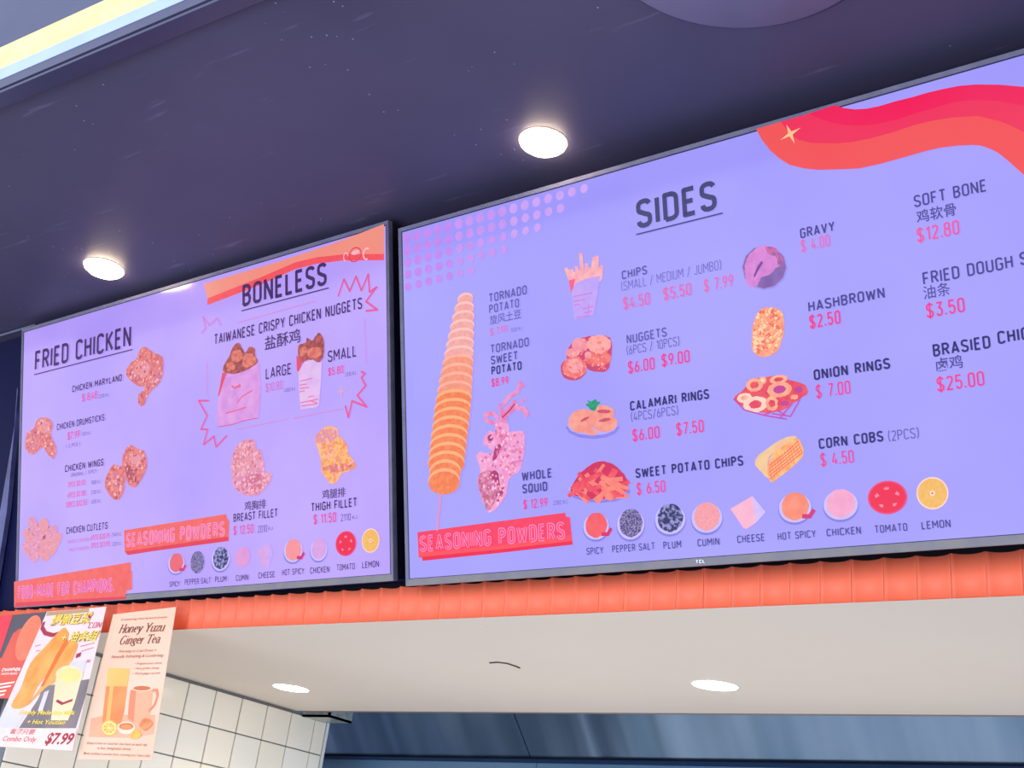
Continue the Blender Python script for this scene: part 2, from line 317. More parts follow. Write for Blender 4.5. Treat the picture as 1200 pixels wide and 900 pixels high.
# ================================================================== FLAT PRINT: a surface with its own (u, v) frame
class Surf:
    def __init__(s, p0, xr, up, panel, mk=em):
        s.p0 = p0; s.x = xr.normalized(); s.u = up.normalized(); s.n = s.x.cross(s.u)
        if s.n.dot(p0 - EYE) > 0: s.n = -s.n
        s.panel = panel; s.mk = mk; s.lay = 0.0004
    def uv(s, x, y):
        q = on_plane(x, y, s.p0, s.n) - s.p0; return (q.dot(s.x), q.dot(s.u))
    def w(s, u, v, d=0): return s.p0 + s.x * u + s.u * v + s.n * d
    def ucol(s, x, v):      # u where image column x crosses the row v
        a = s.w(0, v); n = ray(x, 0).cross(ray(x, 900)); return (EYE - a).dot(n) / s.x.dot(n)
def obj2d(S, name, polys, mats, lay, label=None):
    """polys: list of (list of (u,v), material index, extra layer)"""
    v = []; f = []; mi = []
    for pts, k, ex in polys:
        b = len(v); v += [tuple(S.w(a, c, lay + ex)) for a, c in pts]; f.append(tuple(range(b, b + len(pts)))); mi.append(k)
    me = bpy.data.meshes.new(name); me.from_pydata(v, [], f)
    for i, p in enumerate(me.polygons): p.material_index = mi[i]
    o = link(name, me, mats); o.parent = S.panel
    pp = S.panel.parent
    if pp: o.matrix_parent_inverse = Matrix.Translation(-Vector(pp.location)) if False else Matrix()
    o['_w'] = 1
    if label: o['label'] = label
    return o
# ---- condensed stroke lettering
def arc(cx, cy, rx, ry, a0, a1, n=5): return [(cx + rx * math.cos(math.radians(a0 + (a1 - a0) * i / n)), cy + ry * math.sin(math.radians(a0 + (a1 - a0) * i / n))) for i in range(n + 1)]
W = .40; R_ = .17
def rr(x0, y0, x1, y1, r=R_):
    return arc(x0 + r, y0 + r, r, r, 180, 270, 3) + arc(x1 - r, y0 + r, r, r, 270, 360, 3) + arc(x1 - r, y1 - r, r, r, 0, 90, 3) + arc(x0 + r, y1 - r, r, r, 90, 180, 3) + [(x0, y0 + r)]
def S_(w=W):
    r = R_; return arc(w - r, 1 - r, r, r, 10, 90, 3) + arc(r, 1 - r, r, r, 90, 180, 3) + [(0, .74)] + arc(r, .69, r, r * .9, 190, 250, 2) + [(w - r * .9, .46)] + arc(w - r, .30, r, r * .9, 50, 0, 2) + arc(w - r, r, r, r, 0, -90, 3) + arc(r, r, r, r, 270, 170, 3)
G = {
 'A': (.46, [[(0, 0), (.23, 1), (.46, 0)], [(.08, .27), (.38, .27)]]),
 'B': (W, [[(0, 0), (0, 1)] + arc(W - .2, .79, .19, .21, 90, -60, 5) + [(.2, .53), (0, .53)], [(.2, .53)] + arc(W - .19, .27, .19, .26, 80, -90, 6) + [(0, 0)]]),
 'C': (W, [arc(W - R_, 1 - R_, R_, R_, 0, 90, 3) + arc(R_, 1 - R_, R_, R_, 90, 180, 3) + arc(R_, R_, R_, R_, 180, 270, 3) + arc(W - R_, R_, R_, R_, 270, 360, 3)]),
 'D': (W, [[(0, 0), (0, 1), (W - .2, 1)] + arc(W - .2, .8, .2, .2, 90, 0, 4) + arc(W - .2, .2, .2, .2, 0, -90, 4) + [(0, 0)]]),
 'E': (.34, [[(.34, 1), (0, 1), (0, 0), (.34, 0)], [(0, .52), (.29, .52)]]), 'F': (.34, [[(.34, 1), (0, 1), (0, 0)], [(0, .5), (.29, .5)]]),
 'G': (W, [arc(W - R_, 1 - R_, R_, R_, 0, 90, 3) + arc(R_, 1 - R_, R_, R_, 90, 180, 3) + arc(R_, R_, R_, R_, 180, 270, 3) + arc(W - R_, R_, R_, R_, 270, 360, 3) + [(W, .48), (.23, .48)]]),
 'H': (W, [[(0, 0), (0, 1)], [(W, 0), (W, 1)], [(0, .52), (W, .52)]]), 'I': (0, [[(0, 0), (0, 1)]]),
 'J': (.32, [[(.32, 1)] + arc(.16, .17, .16, .17, 0, -180, 6)]), 'K': (W, [[(0, 0), (0, 1)], [(W, 1), (.02, .42)], [(.13, .56), (W + .02, 0)]]),
 'L': (.32, [[(0, 1), (0, 0), (.32, 0)]]), 'M': (.54, [[(0, 0), (0, 1), (.27, .38), (.54, 1), (.54, 0)]]), 'N': (W + .02, [[(0, 0), (0, 1), (W + .02, 0), (W + .02, 1)]]),
 'O': (W, [rr(0, 0, W, 1)]), 'P': (W, [[(0, 0), (0, 1), (W - .2, 1)] + arc(W - .2, .75, .2, .25, 90, -90, 6) + [(0, .5)]]),
 'Q': (W, [rr(0, 0, W, 1), [(.24, .22), (W + .02, -.04)]]), 'R': (W, [[(0, 0), (0, 1), (W - .2, 1)] + arc(W - .2, .75, .2, .25, 90, -90, 6) + [(0, .5)], [(.2, .5), (W + .02, 0)]]),
 'S': (W, [S_()]), 'T': (.42, [[(0, 1), (.42, 1)], [(.21, 1), (.21, 0)]]), 'U': (W, [[(0, 1)] + arc(R_, R_, R_, R_, 180, 270, 3) + arc(W - R_, R_, R_, R_, 270, 360, 3) + [(W, 1)]]),
 'V': (.44, [[(0, 1), (.22, 0), (.44, 1)]]), 'W': (.66, [[(0, 1), (.15, 0), (.33, .85), (.51, 0), (.66, 1)]]), 'X': (.44, [[(0, 0), (.44, 1)], [(0, 1), (.44, 0)]]),
 'Y': (.44, [[(0, 1), (.22, .45), (.44, 1)], [(.22, .45), (.22, 0)]]), 'Z': (.38, [[(0, 1), (.38, 1), (0, 0), (.38, 0)]]),
 '0': (.36, [rr(0, 0, .36, 1, .16)]), '1': (.18, [[(0, .8), (.18, 1), (.18, 0)]]),
 '2': (.36, [arc(.18, .82, .18, .18, 170, 0, 5) + [(.34, .66), (0, 0), (.37, 0)]]),
 '3': (.36, [[(.02, 1), (.35, 1), (.16, .6)] + arc(.18, .3, .18, .3, 80, -160, 8)]), '4': (.4, [[(.2, 1), (0, .24), (.4, .24)], [(.29, .5), (.29, 0)]]),
 '5': (.36, [[(.34, 1), (.03, 1), (.01, .54)] + arc(.18, .31, .18, .31, 120, -160, 9)]), '6': (.36, [[(.22, 1), (.02, .42)] + arc(.18, .29, .18, .29, 160, -200, 12)]),
 '7': (.36, [[(0, 1), (.36, 1), (.12, 0)]]), '8': (.36, [rr(.015, .54, .345, 1, .15), rr(0, 0, .36, .54, .16)]), '9': (.36, [[(.14, 0), (.34, .58)] + arc(.18, .71, .18, .29, -20, 340, 12)]),
 '$': (.4, [S_(.38), [(.19, 1.14), (.19, -.14)]]), '.': (0, [[(0, -.02), (0, .12)]]), ',': (0, [[(0, .05), (-.03, -.1)]]), '/': (.3, [[(0, -.08), (.3, 1.06)]]), '(': (.13, [arc(.3, .5, .3, .72, 125, 235, 6)]), ')': (.13, [arc(-.17, .5, .3, .72, 55, -55, 6)]),
 '-': (.24, [[(0, .45), (.24, .45)]]), '+': (.3, [[(0, .45), (.3, .45)], [(.15, .3), (.15, .6)]]), '*': (.1, [[(0, .45), (.1, .45)]]), ' ': (.16, []),
}
def layout(txt, sw, sp):
    x = 0; out = []
    for ch in txt:
        wd, st = G[ch]; out.append((x, st)); x += wd + sw + sp
    return out, x - sp
def ribbon(pts, hw, hh):
    """sharp corners are butted (each piece runs on past the corner), gentle ones mitred"""
    out = []; cur = [pts[0]]
    for i in range(1, len(pts)):
        cur.append(pts[i])
        if i < len(pts) - 1:
            ax, ay = pts[i][0] - pts[i - 1][0], pts[i][1] - pts[i - 1][1]; cx_, cy_ = pts[i + 1][0] - pts[i][0], pts[i + 1][1] - pts[i][1]
            la, lc = math.hypot(ax, ay) or 1e-9, math.hypot(cx_, cy_) or 1e-9
            if (ax * cx_ + ay * cy_) / (la * lc) < .35:
                cur[-1] = (pts[i][0] + ax / la * hw * .55, pts[i][1] + ay / la * hh * .55); out += ribbon1(cur, hw, hh); cur = [(pts[i][0] - cx_ / lc * hw * .55, pts[i][1] - cy_ / lc * hh * .55)]
    out += ribbon1(cur, hw, hh)
    return out
def ribbon1(pts, hw, hh):
    """offset quads along a polyline; hw/hh = half stroke in x and y"""
    n = len(pts); closed = n > 3 and abs(pts[0][0] - pts[-1][0]) + abs(pts[0][1] - pts[-1][1]) < 1e-6
    L_ = []; R = []
    for i in range(n):
        if closed: a, c = pts[(i - 1) if i > 0 else n - 2], pts[(i + 1) if i < n - 1 else 1]
        else: a, c = pts[max(i - 1, 0)], pts[min(i + 1, n - 1)]
        p = pts[i]
        def nrm(q, r):
            dx, dy = r[0] - q[0], r[1] - q[1]; l = math.hypot(dx, dy) or 1; return (-dy / l, dx / l)
        n1 = nrm(a, p) if a != p else nrm(p, c); n2 = nrm(p, c) if c != p else n1
        mx, my = n1[0] + n2[0], n1[1] + n2[1]; d = mx * n1[0] + my * n1[1]
        k = 1 / d if abs(d) > .38 else 1 / .38
        mx *= k; my *= k
        L_.append((p[0] + mx * hw, p[1] + my * hh)); R.append((p[0] - mx * hw, p[1] - my * hh))
    return [[L_[i], L_[i + 1], R[i + 1], R[i]] for i in range(n - 1)]
def text(S, txt, x0, y0, x1, h, m, sw=.13, lay=.0012, name='lettering', slant=0, sub=None):
    """baseline starts at image point (x0,y0), ends at column x1, cap height h pixels at the left"""
    u0, v0 = S.uv(x0, y0); u1 = S.ucol(x1, v0); hh = S.uv(x0, y0 - h)[1] - v0
    lay_, wd = layout(txt, sw, .12)
    kx = (u1 - u0) / wd; polys = []
    for gx, st in lay_:
        for pl in st:
            q = [(gx + sw / 2 + a, sw / 2 + c * (1 - sw)) for a, c in pl]
            for quad in ribbon(q, sw / 2, sw / 2 * min(1.2, max(.6, kx / hh))):
                polys.append(([(u0 + (a + slant * c) * kx, v0 + c * hh) for a, c in quad], 0, 0))
    return obj2d(S, name, polys, [m], lay)
_tc = {}
def font_text(S, txt, x0, y0, x1, h, m, bold=0, lay=.0012, name='lettering', ref=None):
    """built-in font, squeezed to the measured width; h = height of the glyph box"""
    key = (txt, bold)
    if key not in _tc:
        cu = bpy.data.curves.new('t', 'FONT'); cu.body = txt; cu.size = 1; cu.offset = bold; cu.resolution_u = 3
        o = bpy.data.objects.new('t', cu); C.objects.link(o); dg = bpy.context.evaluated_depsgraph_get()
        me = bpy.data.meshes.new_from_object(o.evaluated_get(dg)); bpy.data.objects.remove(o)
        vs_ = [tuple(v.co) for v in me.vertices]; fs = [tuple(p.vertices) for p in me.polygons]; _tc[key] = (vs_, fs); bpy.data.meshes.remove(me)
    vs_, fs = _tc[key]
    if not vs_: return
    u0, v0 = S.uv(x0, y0); u1 = S.ucol(x1, v0); hh = S.uv(x0, y0 - h)[1] - v0
    ax, bx = min(v[0] for v in vs_), max(v[0] for v in vs_); ay, by = (0, .72) if ref == 'cap' else (min(v[1] for v in vs_), max(v[1] for v in vs_))
    me = bpy.data.meshes.new(name)
    me.from_pydata([tuple(S.w(u0 + (v[0] - ax) / (bx - ax) * (u1 - u0), v0 + (v[1] - ay) / (by - ay) * hh, lay)) for v in vs_], [], fs)
    o = link(name, me, [m]); o.parent = S.panel; return o
def crop(S, sc, ox, oy):
    return lambda *pts: [S.uv(ox + x / sc, oy + y / sc) for x, y in pts]
def ident(S): return lambda *pts: [S.uv(x, y) for x, y in pts]
def smooth(pts, n=3):
    out = []; N = len(pts)
    for i in range(N):
        p0, p1, p2, p3 = pts[i - 1], pts[i], pts[(i + 1) % N], pts[(i + 2) % N]
        for k in range(n):
            t = k / n; t2 = t * t; t3 = t2 * t
            out.append(tuple(.5 * (2 * b + (c - a) * t + (2 * a - 5 * b + 4 * c - d) * t2 + (3 * b - a - 3 * c + d) * t3) for a, b, c, d in zip(p0, p1, p2, p3)))
    return out
def rough(pts, amp, seed=0, n=4):
    r = random.Random(seed); return [(a + r.uniform(-amp, amp), c + r.uniform(-amp, amp)) for a, c in smooth(pts, n)]
def ell(c, ru, rv, n=28, rot=0, a0=0, a1=360):
    cr, sr_ = math.cos(rot), math.sin(rot); out = []
    for i in range(n):
        a = math.radians(a0 + (a1 - a0) * i / n); x, y = ru * math.cos(a), rv * math.sin(a); out.append((c[0] + x * cr - y * sr_, c[1] + x * sr_ + y * cr))
    return out
def ellpx(S, x, y, rx, ry, n=28, rot=0):
    """ellipse measured by its half axes in the picture; on the surface it becomes its true disc"""
    c = S.uv(x, y); ru = (S.ucol(x + rx, c[1]) - S.ucol(x - rx, c[1])) / 2; rv = (S.uv(x, y - ry)[1] - S.uv(x, y + ry)[1]) / 2
    return ell(c, ru, rv, n, rot), c, ru, rv
def line2(pts, wd): return ribbon(pts, wd / 2, wd / 2)
NAVY = em('navy', (44, 38, 104)); NAVY2 = em('slate_navy', (72, 66, 138)); GREYN = em('grey_navy', (92, 86, 160)); THIN = em('thin', (104, 96, 176))  # dark letter colours carry the lift of haze over the screens
PINK = em('price_pink', (232, 60, 140)); PINK2 = em('soft_pink', (226, 104, 176)); KJ = em('kj', (116, 100, 178))
PURP = em('letter_purple', (66, 36, 98)); PURP2 = em('small_purple', (92, 66, 146)); PINKL = em('left_pink', (224, 78, 158)); PINKL2 = em('left_pink_faint', (206, 104, 186))
# ------------------------------------------------------------------ menu screens
def make_screen(corn, label, width_right=None):
    """corn: outer bezel corners TL TR BR BL as image points on the tilted screen plane"""
    p0 = TL0.copy(); root = empty('menu_screen', on_plane(*corn[3], p0, NB) - NB * .03)
    tag(root, label, 'menu screen', 'tilted menu screens over the counter')
    S = Surf(p0, XR, UP, None)
    c = [S.uv(*q) for q in corn]
    if width_right is not None:
        ext = lambda a, b_: (a[0] + width_right, a[1] + (b_[1] - a[1]) * width_right / (b_[0] - a[0]))
        c[1] = ext(c[0], c[1]); c[2] = ext(c[3], c[2])
    def build(mb, name, m, bevel=0): return mb.build(name, m, root, bevel=bevel)
    # body
    ins = lambda a, b_: [(c[0][0] + a, c[0][1] - a), (c[1][0] - a, c[1][1] - a), (c[2][0] - a, c[2][1] + b_), (c[3][0] + a, c[3][1] + b_)]
    m = MB(); m.prism([S.w(u, v, -.004) for u, v in ins(.004, .004)], -S.n * .03); build(m, 'housing', mat('black_housing', (18, 18, 30), .4, c2=(22, 22, 36)))
    o4 = [(u, v) for u, v in c]; i4 = ins(.0075, .0125)
    sil = mat('bezel_grey', (96, 94, 122), .4, .2, c2=(108, 106, 130), scale=30); silb = mat('bezel_lower', (112, 110, 120), .45, .1, c2=(124, 119, 118), scale=30); drk = mat('bezel_dark', (36, 30, 66), .3)
    for i in range(4):
        j = (i + 1) % 4; m = MB()
        q = [S.w(*o4[i], 0), S.w(*o4[j], 0), S.w(*i4[j], -.001), S.w(*i4[i], -.001)]
        m.hexa([p - S.n * .012 for p in q] + [q[0], q[1], q[2], q[3]])
        build(m, 'bezel_lower_edge' if i == 2 else 'bezel', silb if i == 2 else sil)
    i5 = ins(.0095, .0135)
    for i in range(4):
        j = (i + 1) % 4; m = MB(); q = [S.w(*i4[i], -.0005), S.w(*i4[j], -.0005), S.w(*i5[j], -.002), S.w(*i5[i], -.002)]; m.prism(q, -S.n * .003); build(m, 'gasket', drk)
    return root, S, i5
LS = [(25.5, 386), (455, 258), (461, 680.5), (17.5, 712.5)]
RS = [(466.5, 268), (1200, 56.5), (1200, 637), (475.5, 687)]
rootL, SL, inL = make_screen(LS, 'left tilted menu screen listing fried chicken and boneless items on lilac')
rootR, SR, inR = make_screen(RS, 'right tilted menu screen headed SIDES with prices, cut by the picture edge', 1.243)
# the right screen runs on past the frame to the same size as the left one
def finish_panel(root, S, q, m, name='display_panel'):
    me = bpy.data.meshes.new(name); v = [tuple(S.w(*p, -.0012)) for p in q] + [tuple(S.w(*p, -.0035)) for p in q]
    me.from_pydata(v, [], [(3, 2, 1, 0), (4, 5, 6, 7), (0, 1, 5, 4), (1, 2, 6, 5), (2, 3, 7, 6), (3, 0, 4, 7)])
    o = link(name, me, m, root); o.matrix_parent_inverse = Matrix.Translation(-Vector(root.location)); S.panel = o; return o
bgL = mat('lit_lilac_left', (172, 148, 246), .12, c2=(190, 162, 250), scale=3, emit=1.0, spec=.5, lo=.3, hi=.7); bgR = mat('lit_lilac_right', (156, 149, 250), .12, c2=(166, 158, 253), scale=3, emit=1.0, spec=.5, lo=.3, hi=.7)
panL = finish_panel(rootL, SL, inL, bgL); panR = finish_panel(rootR, SR, inR, bgR)
# ---------------- left screen
S = SL
T = lambda *a, **k: text(S, *a, **k)
T('FRIED CHICKEN', 41, 435, 154, 23, PURP, sw=.15)
T('BONELESS', 284.5, 360.3, 383.5, 26, PURP, sw=.16)
T('TAIWANESE CRISPY CHICKEN NUGGETS', 251.3, 404.6, 425, 12.7, PURP, sw=.16)
for t_, x0, y0, x1, h in (('CHICKEN MARYLAND', 85, 460, 143.3, 7.6), ('CHICKEN DRUMSTICKS', 67, 504.5, 122.8, 7.6), ('CHICKEN WINGS', 76.5, 553.5, 121.8, 8), ('CHICKEN CUTLETS', 78, 626, 126.5, 8), ('BREAST FILLET', 274, 612, 326, 9.7), ('THIGH FILLET', 365, 600, 419, 10.3)):
    T(t_, x0, y0, x1, h, PURP, sw=.16)
for t_, x0, y0, x1, h in (('LARGE', 311.8, 444.8, 342, 13), ('SMALL', 384.7, 425, 418.5, 13.5)): T(t_, x0, y0, x1, h, PURP, sw=.13)
for t_, x0, y0, x1, h in (('$ 8.48', 96.5, 471, 114, 9.2), ('$7.99', 79.5, 516, 93.8, 9.4), ('$ 12.50', 274, 627.5, 297.5, 11), ('$ 11.50', 368, 615, 394.5, 12), ('$5.80', 385, 441, 403, 9.5)): T(t_, x0, y0, x1, h, PINKL, sw=.17)
T('$10.80', 311.7, 459.8, 331.5, 10, PINKL2, sw=.12)
for t_, x0, y0, x1, h in (('3PCS $5.00', 80, 571.5, 100, 6.4), ('6PCS $7.80', 79.5, 584, 100.5, 6.6), ('10PCS $12.50', 77.5, 595.5, 102, 7), ('6PCS $20.95', 106.7, 633.5, 129, 6.6), ('3PCS $11.95', 106.7, 643, 129, 6.6)): T(t_, x0, y0, x1, h, PINKL, sw=.17)
for t_, x0, y0, x1, h in (('WHOLE CHICKEN', 79.5, 637, 104.5, 4), ('HALF CHICKEN', 81, 646.5, 104, 4)): T(t_, x0, y0, x1, h, PINKL2, sw=.12)
for t_, x0, y0, x1, h in (('2210 KJ', 116, 467, 127.5, 4.2), ('1320 KJ', 96, 511, 106, 4), ('( 2 PCS )', 78, 525, 94.5, 4), ('* ORIGINAL / SPICY *', 81, 559.5, 116.5, 4.2), ('1080 KJ', 107, 568, 118, 4.4), ('2120 KJ', 107, 579.5, 118, 4.4), ('4050 KJ', 107, 590.5, 118, 4.4),
                          ('2940 KJ', 131.5, 629, 142, 4.4), ('3220 KJ', 131.5, 640, 142, 4.4), ('2310 KJ', 405, 441.5, 417.5, 4.4), ('4050 KJ', 333.5, 460, 346, 4.4), ('2010', 302.5, 624.5, 313.5, 8.3), ('KJ', 315, 621.5, 320, 4), ('2110', 400, 611, 411.5, 8.3), ('KJ', 413.5, 608.5, 419, 4)): T(t_, x0, y0, x1, h, PURP2, sw=.1)
for t_, x0, y0, x1, h in (('SPICY', 199, 688, 211, 6.2), ('PEPPER SALT', 217, 685.8, 247.6, 6.8), ('PLUM', 252.5, 682.5, 266, 6.8), ('CUMIN', 277, 681, 291.7, 7), ('CHEESE', 303.3, 678, 322.5, 7), ('HOT SPICY', 331, 674.7, 357, 7.2), ('CHICKEN', 364, 672.5, 386.5, 7.4), ('TOMATO', 395, 669, 416.3, 7.5), ('LEMON', 425, 666, 444.6, 7.6)):
    T(t_, x0, y0, x1, h, PURP, sw=.13)
font_text(S, '盐酥鸡', 310.8, 411, 352.6, 16.5, PURP, .012)
font_text(S, '鸡胸排', 287, 599, 311.9, 11.2, PURP, .012)
font_text(S, '鸡腿排', 378, 585.5, 405, 11.2, PURP, .012)
cx = ident(S)
def uline(S, x0, y0, x1, y1, px, m):
    (u0, v0), (u1, _) = S.uv(x0, y0), S.uv(x1, y1); hh = (S.uv(x0, y0 - px)[1] - v0)
    obj2d(S, 'underline', [([(u0, v0), (u1, v0), (u1, v0 + hh), (u0, v0 + hh)], 0, 0)], [m], .0012)
uline(S, 40.4, 439.8, 156, 407.6, 1.2, PURP); uline(S, 283.3, 365.2, 385.8, 337, 1.4, PURP)
# orange banners
ORA = em('banner_orange', (238, 92, 92), (244, 104, 96)); ORD = em('banner_shadow', (222, 48, 76)); SAL = em('banner_salmon', (238, 148, 134), (242, 140, 124), scale=12); REDL = em('ribbon_red', (238, 80, 92)); BLT = em('banner_letter_line', (238, 150, 214)); BLF = em('banner_letter_fill', (236, 104, 130))
k3 = crop(S, 4.736, 220, 260)
obj2d(S, 'ribbon_graphic', [(k3((90, 345), (250, 296), (500, 222), (800, 124), (1090, 12), (1090, 178), (870, 180), (720, 196), (600, 224), (400, 310), (110, 425)), 0, 0),
                            (k3((110, 425), (400, 310), (600, 224), (720, 196), (870, 180), (1090, 178), (1090, 213), (860, 215), (720, 232), (600, 262), (400, 352), (110, 462)), 1, 0)], [SAL, REDL], .0004)
e1, _, ru, rv = ellpx(S, 416.5, 298.5, 7, 8); ring = [(p, 0, .0002) for p in line2(e1 + [e1[0]], ru * .16)]
e2, _, r2, v2 = ellpx(S, 430, 297.5, 4, 6.5, 14); ring += [(p, 1, 0) for p in line2(e2[2:12], r2 * .4)]
e3, _, r3, v3 = ellpx(S, 405.5, 301, 2.6, 4.5, 14); ring += [(p, 1, 0) for p in line2(e3[:11], r3 * .4)]
ring.append((ellpx(S, 417, 296, 4.5, 2.6)[0], 1, .0001))
obj2d(S, 'ribbon_emblem', ring, [em('emblem_red', (224, 60, 84)), em('emblem_pink', (246, 176, 196))], .0008)
k2 = crop(S, 4.5, 0, 520); k5 = crop(S, 4, 180, 570)
obj2d(S, 'banner_graphic', [(k2((75, 728), (300, 690), (690, 625), (690, 668), (697, 672), (697, 768), (668, 775), (661, 814), (350, 838), (75, 862)), 0, 0),
    ([S.uv(0 + 84 / 4.5, 520 + 838 / 4.5), S.uv(146, 699), S.uv(146.6, 702), S.uv(17, 711.5)], 1, .0001)], [ORA, ORD], .0004)
obj2d(S, 'banner_graphic', [([S.uv(145.5, 621.5), S.uv(265, 602.5), S.uv(265.6, 606), S.uv(268.8, 610.5), S.uv(268, 634), S.uv(180, 645.8), S.uv(150, 650.5), S.uv(149.5, 646.5), S.uv(146.3, 646.5)], 0, 0),
    ([S.uv(146.3, 646.3), S.uv(266, 629), S.uv(268, 629.5), S.uv(268, 634), S.uv(180, 645.8), S.uv(150, 650.5)], 1, .0001)], [ORA, ORD], .0004)
def outline_text(S, *a, sw=.2, fill=BLF, line=BLT, slant=0):
    text(S, *a, line, sw=sw, lay=.0012, slant=slant); 
def banner(S, txt, x0, y0, x1, h, line, fill, sw=.24):
    u0, v0 = S.uv(x0, y0); u1 = S.ucol(x1, v0); hh = S.uv(x0, y0 - h)[1] - v0
    # baseline of the banner rises a little faster than the screen's own rows: keep the measured end points
    ly, wd = layout(txt, sw, .1); kx = (u1 - u0) / wd; P = []
    for gx, st in ly:
        for pl in st:
            q = [(gx + sw / 2 + a, sw / 2 + c * (1 - sw)) for a, c in pl]
            for quad in ribbon(q, sw / 2, sw / 2 * .8): P.append(([(u0 + a * kx, v0 + c * hh) for a, c in quad], 0, 0))
            for quad in ribbon(q, sw / 2 - .07, sw / 2 * .8 - .06): P.append(([(u0 + a * kx, v0 + c * hh) for a, c in quad], 1, .0002))
    obj2d(S, 'lettering', P, [line, fill], .0012)
banner(S, 'SEASONING POWDERS', 148, 642, 264, 17.5, BLT, BLF)
banner(S, 'FOOD-MADE FOR CHAMPIONS.', 21, 703, 134.5, 16.5, BLT, em('banner_fill_pink', (222, 84, 160)), sw=.26)
# zigzag bursts and thin frame lines
ZR = em('burst_red', (226, 84, 150)); ZF = em('burst_faint', (206, 130, 214)); ln = em('frame_line', (206, 140, 206))
wz = .0042
k4 = crop(S, 4.8, 220, 430)
P = []
for pts, kk in ((k3((835, 415), (868, 318), (900, 385), (935, 302), (965, 382), (1003, 290), (1010, 390), (1050, 362), (990, 442), (1053, 488), (988, 495)), 0),
            (k4((120, 190), (62, 190), (110, 275), (75, 350), (112, 352), (90, 437), (148, 390), (160, 450), (222, 385)), 0),
            (k4((975, 25), (998, 38), (978, 60), (1002, 105), (955, 160), (1008, 225), (925, 192), (905, 285), (887, 218)), 0),
            (k3((185, 575), (165, 535), (120, 575), (85, 525), (100, 590), (75, 620)), 1)):
    obj2d(S, 'burst_graphic', [(q, 0, 0) for q in line2(pts, wz)], [(ZR, ZF)[kk]], .0006)
P = []
for pts in (k4((107, -30), (107, 160)), k3((980, 540), (990, 790)), k4((275, 352), (560, 292)), k4((590, 290), (870, 235)), k3((275, 560), (708, 440))): obj2d(S, 'frame_line', [(q, 0, 0) for q in line2(pts, .0022)], [ln], .0005)
def star(S, x, y, rx, ry, m, rot=.2):
    c = S.uv(x, y); ru = S.ucol(x + rx, c[1]) - c[0]; rv = S.uv(x, y - ry)[1] - c[1]; pts = []
    for i in range(8):
        a = math.pi / 4 * i + rot; r = 1 if i % 2 == 0 else .22; pts.append((c[0] + ru * r * math.cos(a), c[1] + rv * r * math.sin(a)))
    obj2d(S, 'star_graphic', [(pts, 0, 0)], [m], .0006)
star(S, 400, 458.5, 5, 9, em('star_peach', (222, 160, 190)), 0)
# food pictures, crisp batter colours
BAT = em('batter', (206, 104, 130), (224, 132, 152), scale=120, lo=.4, hi=.62); BATO = em('batter_orange', (212, 104, 112), (228, 130, 130), scale=110, lo=.4, hi=.62); BATP = em('batter_pale', (218, 136, 172), (230, 156, 184), scale=110, lo=.4, hi=.6)
DK = em('batter_dark', (158, 62, 92), (190, 80, 100), scale=120); LT = em('batter_light', (232, 152, 162), (224, 142, 164), scale=100)
C1 = em('crumb_light', (240, 176, 182)); C2 = em('crumb_mid', (226, 128, 126)); C3 = em('crumb_dark', (180, 76, 94)); C4 = em('crumb_orange', (236, 146, 120)); C5 = em('crumb_pink', (236, 172, 204)); C6 = em('crumb_rose', (206, 112, 146))
FR = [C1, C2, C3, C4, C2]; FP = [C5, C6, C5, C1]
def inside(p, poly):
    r = False; j = len(poly) - 1
    for i in range(len(poly)):
        if (poly[i][1] > p[1]) != (poly[j][1] > p[1]) and p[0] < (poly[j][0] - poly[i][0]) * (p[1] - poly[i][1]) / (poly[j][1] - poly[i][1]) + poly[i][0]: r = not r
        j = i
    return r
def crunch(poly, n, size, nm, seed):
    """small crumbs of batter scattered inside an outline, light ones last"""
    r = random.Random(seed); xs = [p[0] for p in poly]; ys = [p[1] for p in poly]; out = []; t = 0
    while len(out) < n and t < n * 20:
        t += 1; c = (r.uniform(min(xs), max(xs)), r.uniform(min(ys), max(ys)))
        if not inside(c, poly): continue
        s = size * r.uniform(.5, 1.3); a0 = r.uniform(0, 3)
        pts = [(c[0] + s * r.uniform(.5, 1.1) * math.cos(a0 + i * 1.05), c[1] + s * r.uniform(.5, 1.1) * math.sin(a0 + i * 1.05)) for i in range(6)]
        if all(inside(q_, poly) for q_ in pts): out.append((pts, r.randrange(nm)))
    return out
CRU = None
def food(S, polys, mats, seed=1, amp=.0012, name='food_picture', cr=None):
    P = []
    mats = list(mats)
    if cr:
        base, n, size, ms = cr; k0 = len(mats); mats += ms
        main = smooth(polys[base][0], 3)
        cs = crunch(main, n, size, len(ms), seed); ncr = len(cs); polys = list(polys) + [(pts, k0 + kk, None) for pts, kk in cs]
    nb = len(polys) if not cr else len(polys) - ncr
    for i, (pts, k, rg) in enumerate(polys): P.append((rough(pts, amp if rg else 0, seed + i) if rg is not None else pts, k, min(i, nb) * .00002 + max(0, i - nb) * .000004))
    return obj2d(S, name, P, mats, .0006)
k1 = crop(S, 5, 0, 360)
food(S, [(k1((850, 232), (905, 268), (950, 290), (958, 360), (940, 440), (895, 480), (868, 520), (840, 578), (812, 565), (815, 510), (850, 470), (800, 455), (738, 395), (760, 335), (800, 300), (820, 250)), 0, 1),
         (k1((905, 380), (945, 360), (935, 430), (890, 470), (862, 500), (870, 440)), 1, 1), (k1((800, 340), (860, 320), (880, 370), (840, 410), (790, 400)), 2, 1), (k1((770, 390), (820, 400), (850, 430), (800, 440)), 1, 1)], [BATO, BAT, LT], 3, cr=(0, 161, .00409, FR))
